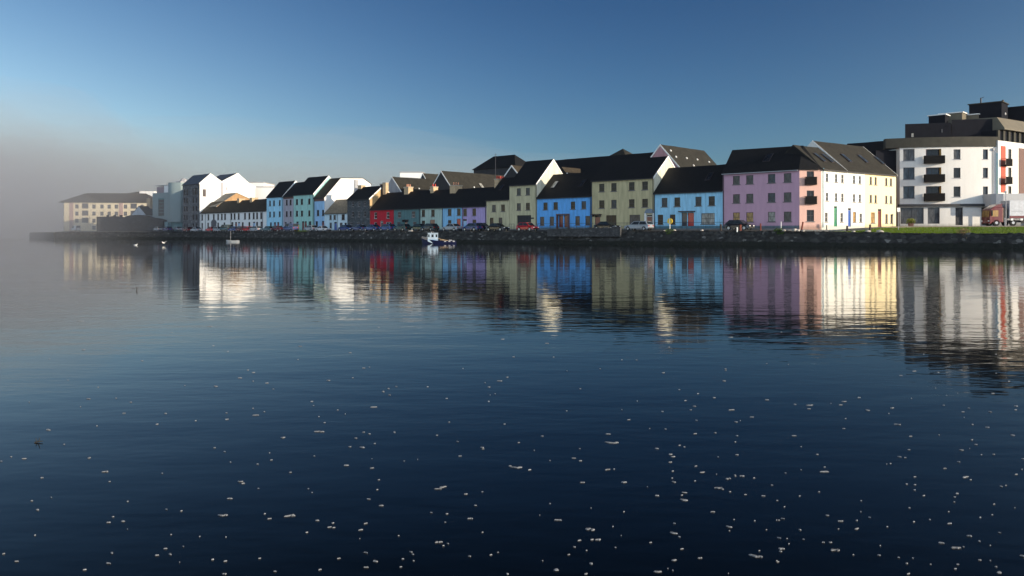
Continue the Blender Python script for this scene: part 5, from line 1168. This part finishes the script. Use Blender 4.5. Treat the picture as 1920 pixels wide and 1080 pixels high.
# railing in front of the houses
def rail(px0, px1, off, label):
    line = Vector((0, 150)) - B * off
    def at(px): t = tx(px); s_ = (t * line.y - line.x) / (U.x - t * U.y); return line + U * s_
    a_, c_ = at(px0), at(px1); d_ = c_ - a_; r = thing('railing', label, 'railing', (a_.x, a_.y, zg(a_.x, a_.y)), math.atan2(d_.y, d_.x)); z1 = zg(c_.x, c_.y) - zg(a_.x, a_.y); n_ = max(2, round(d_.length / 2.6))
    for i in range(n_ + 1): xx = d_.length * i / n_; zz_ = z1 * i / n_; bm = bmesh.new(); tube(bm, (xx, 0, zz_ - .1), (xx, 0, zz_ + 1.1), .03, 6); mk('post', bm, STEEL, r)
    bm = bmesh.new(); tube(bm, (0, 0, 1.1), (d_.length, 0, z1 + 1.1), .028, 6); tube(bm, (0, 0, .55), (d_.length, 0, z1 + .55), .02, 6); mk('rail', bm, STEEL, r)
rail(1008, 1106, 2.4, 'thin dark railing before the cornflower blue house'); rail(1110, 1222, 2.4, 'thin dark railing before the wide yellow house'); rail(1228, 1384, 2.4, 'thin dark railing before the pale blue house')
rail(905, 911, 2.6, 'short railing at the lilac house corner'); rail(955, 964, 2.6, 'short railing left of the dark gateway')
# lamp post, sign
p = P(1886, 116); z = zg(p.x, p.y); r = thing('street_lamp', 'slender lamp post with a flat pale head beside the lorry', 'street lamp', (p.x, p.y, z))
bm = bmesh.new(); tube(bm, (0, 0, -.1), (0, 0, 4.7), .07, 8, .045); mk('pole', bm, FR_GREY, r)
bm = bmesh.new(); tube(bm, (0, 0, 4.7), (0, 0, 4.95), .1, 12, .26); tube(bm, (0, 0, 4.955), (0, 0, 5.02), .28, 12, .2); mk('lamp_head', bm, BARGE, r)
p = P(1684.5, 107); z = zg(p.x, p.y); r = thing('signpost', 'tall grey pole with a small white sign on the lawn by the cream house', 'sign', (p.x, p.y, z))
bm = bmesh.new(); tube(bm, (0, 0, -.1), (0, 0, 3.0), .04, 8); mk('pole', bm, FR_GREY, r)
bm = bmesh.new(); box(bm, -.2, .2, -.07, -.045, 2.45, 3.0); bev(bm, .01, 1); mk('sign_panel', bm, BARGE, r)
# plants
def leaf_mass(bm, cx, cy, cz, rx, ry, rz_, n_, s_, up=.3):
    for _ in range(n_):
        u_ = random.random() ** .5; a_ = random.uniform(0, 6.28); e_ = random.uniform(-.3, 1.5)
        x, y, z_ = cx + rx * u_ * math.cos(a_) * math.cos(e_ * .8), cy + ry * u_ * math.sin(a_) * math.cos(e_ * .8), cz + rz_ * u_ * math.sin(e_)
        d1 = Vector((random.gauss(0, 1), random.gauss(0, 1), random.gauss(up, 1))).normalized() * s_; d2 = Vector((random.gauss(0, 1), random.gauss(0, 1), random.gauss(0, .6))).normalized() * s_ * .45
        c0 = Vector((x, y, z_)); bm.faces.new([bm.verts.new(c0 + v) for v in (-d2, d1 - d2 * .3, d1 * 1.3 + d2 * .3, d2)])
def leafm(name, c): 
    m = plain(name, c, .8, 0, .4, 4, .1); return m
YL = leafm('leaf_yellow_green', (.26, .27, .04)); DRY = leafm('leaf_dry_brown', (.24, .16, .09)); GRN = leafm('leaf_green', (.05, .09, .02))
p = P(1708, 127); z = zg(p.x, p.y); r = thing('potted_shrub', 'yellow green shrub in a terracotta tub before the shop windows', 'potted shrub', (p.x, p.y, z))
bm = bmesh.new(); tube(bm, (0, 0, 0), (0, 0, .55), .35, 14, .5); mk('pot', bm, POT, r)
bm = bmesh.new(); leaf_mass(bm, 0, 0, .6, .85, .6, .65, 500, .12); mk('foliage', bm, YL, r)
p = P(1806, 91.5); z = zg(p.x, p.y); r = thing('wall_shrub', 'dry brown shrub growing over the quay wall before the lawn', 'shrub', (p.x, p.y, z))
bm = bmesh.new(); leaf_mass(bm, 0, 0, -.1, .85, .6, .75, 420, .1); leaf_mass(bm, .1, -.6, -.4, .6, .3, .4, 200, .1, -.5); mk('foliage', bm, DRY, r)
bm = bmesh.new()
for k in range(14): tube(bm, (random.uniform(-.1, .1), 0, -.3), (random.uniform(-.8, .8), random.uniform(-.5, .3), random.uniform(.2, .75)), .012, 5, .004)
mk('stems', bm, TIM, r)
def tuft(px, Y, w, label, m_=GRN, drop=.5):
    p = P(px, Y); z = zg(p.x, p.y); bm = bmesh.new(); leaf_mass(bm, 0, 0, .0, w, .35, .35, 160, .13, .6); leaf_mass(bm, 0, -.35, -drop * .6, w * .7, .2, drop * .5, 120, .12, -.6)
    tag(mk('wall_plant', bm, m_, None, (p.x, p.y, z)), label, 'plant')
tuft(1461, 104, .75, 'green tuft hanging over the quay below the thin white post'); tuft(1256, 114.4, .85, 'low green tuft at the foot of the lifebuoy stand'); tuft(568, 179, 1.6, 'dark bushy growth on the quay before the aqua house', GRN, .8)
# grass blades on the lawn
random.seed(9); bm = bmesh.new()
for _ in range(16000):
    i = random.randrange(LI, len(SH) - 1); q = SH[i][0].lerp(SH[i+1][0], random.random()); p = q + SH[i][1] * random.uniform(.45, 18)
    z = zg(p.x, p.y) + .02; hgt = random.uniform(.06, .17); a_ = random.uniform(0, 3.14); dx, dy = .03 * math.cos(a_), .03 * math.sin(a_); lx, ly = random.uniform(-.05, .05), random.uniform(-.05, .05)
    bm.faces.new([bm.verts.new(v) for v in ((p.x - dx, p.y - dy, z), (p.x + dx, p.y + dy, z), (p.x + lx, p.y + ly, z + hgt))])
tag(mk('grass', bm, leafm('grass_blades', (.10, .155, .006))), 'short grass of the lawn', 'grass', kind='stuff')
# parapet of the slip before the cornflower house
a_, c_ = P(1026, 126.3), P(1163, 118.6); d_ = c_ - a_; bm = bmesh.new()
n_ = 26
for k in range(n_): x0 = d_.length * k / n_; box(bm, x0 + .01, x0 + d_.length / n_ - .01, 0, .4, -.8, .36 + .25 * k / n_ + random.uniform(-.06, .06))
tag(mk('low_parapet', bm, stone('parapet_stone', (.05, .05, .053), (.085, .085, .085), 1.5), None, (a_.x, a_.y, zg(a_.x, a_.y)), (0, 0, math.atan2(d_.y, d_.x))), 'low grey stone parapet at the road edge before the cornflower blue house', 'wall')
# pavement with kerb along the terrace
bm = bmesh.new(); l0 = Vector((0, 150)); s0 = -150; s1 = 56
pr_ = [(l0 + U * s - B * o_) for s in (s0, s1) for o_ in (0.35, 1.9)]
for i in range(60):
    sa, sb = s0 + (s1 - s0) * i / 60, s0 + (s1 - s0) * (i + 1) / 60
    q = [l0 + U * sa - B * 1.9, l0 + U * sb - B * 1.9, l0 + U * sb + B * .6, l0 + U * sa + B * .6]
    vb_ = [bm.verts.new((v.x, v.y, zg(v.x, v.y) + .13)) for v in q]; vc = [bm.verts.new((v.x, v.y, zg(v.x, v.y) - .2)) for v in q[:2]]
    bm.faces.new(vb_); bm.faces.new((vc[0], vc[1], vb_[1], vb_[0]))
bmesh.ops.remove_doubles(bm, verts=bm.verts[:], dist=.001)
tag(mk('pavement', bm, PAVE), kind='structure')

# ------------------------------------------------------------------ mist
def vol(name, label, dens, col, aniso, shape, emis=0):
    m = bpy.data.materials.new(name + '_air'); m.use_nodes = True; N = m.node_tree.nodes; N.remove(N['Principled BSDF'])
    v = N.new('ShaderNodeVolumePrincipled'); v.inputs['Density'].default_value = dens; v.inputs['Color'].default_value = (*col, 1); v.inputs['Anisotropy'].default_value = aniso
    m.node_tree.links.new(v.outputs[0], N['Material Output'].inputs['Volume'])
    bm = bmesh.new()
    if shape[0] == 'box': box(bm, *shape[1:])
    else:
        _, c_, rr = shape; bmesh.ops.create_icosphere(bm, subdivisions=5, radius=1)
        for q in bm.verts: q.co = Vector((c_[0] + q.co.x * rr[0], c_[1] + q.co.y * rr[1], c_[2] + q.co.z * rr[2]))
    o = mk(name, bm, m, smooth=shape[0] != 'box'); tag(o, label, 'mist', kind='stuff'); return o
FC = (.70, .72, .78)
from mathutils import noise as mnoise
def wobble(o, c_, amp, f_, seed):
    for v in o.data.vertices:
        d_ = v.co - Vector(c_); k_ = 1 + amp * mnoise.fractal(Vector((v.co.x * f_ + seed, v.co.y * f_, v.co.z * f_ * 2)), 1.0, 2.0, 4); v.co = Vector(c_) + d_ * k_
vol('haze', 'faint even haze over the water', .00004, FC, .2, ('box', -1500, 1200, -150, 2200, -1, 190))
for k in range(9):
    s_ = 1.06 - .085 * k; c_ = (-280, 660, -12)
    wobble(vol('fog_bank', 'low tongue of grey fog lying behind the terrace roofs', .00078, FC, .2, ('ell', c_, (540 * s_, 240 * s_, 96 * (1.03 - .075 * k)))), c_, .16, .006, k * .35)
for k in range(6):
    s_ = 1.0 - .12 * k; c_ = (-540, 620, -12)
    wobble(vol('fog_bank', 'tall grey fog bank over the harbour mouth at the left', .0014, FC, .2, ('ell', c_, (350 * s_, 235 * s_, 136 * s_))), c_, .16, .006, 4 + k * .35)
for k in range(6):
    s_ = 1.05 - .12 * k; c_ = (-258, 250, -6)
    wobble(vol('fog_bank', 'low fog drifting over the quay end at the far left', .0030, FC, .2, ('ell', c_, (170 * s_, 88 * s_, 46 * s_))), c_, .14, .012, 9 + k * .3)
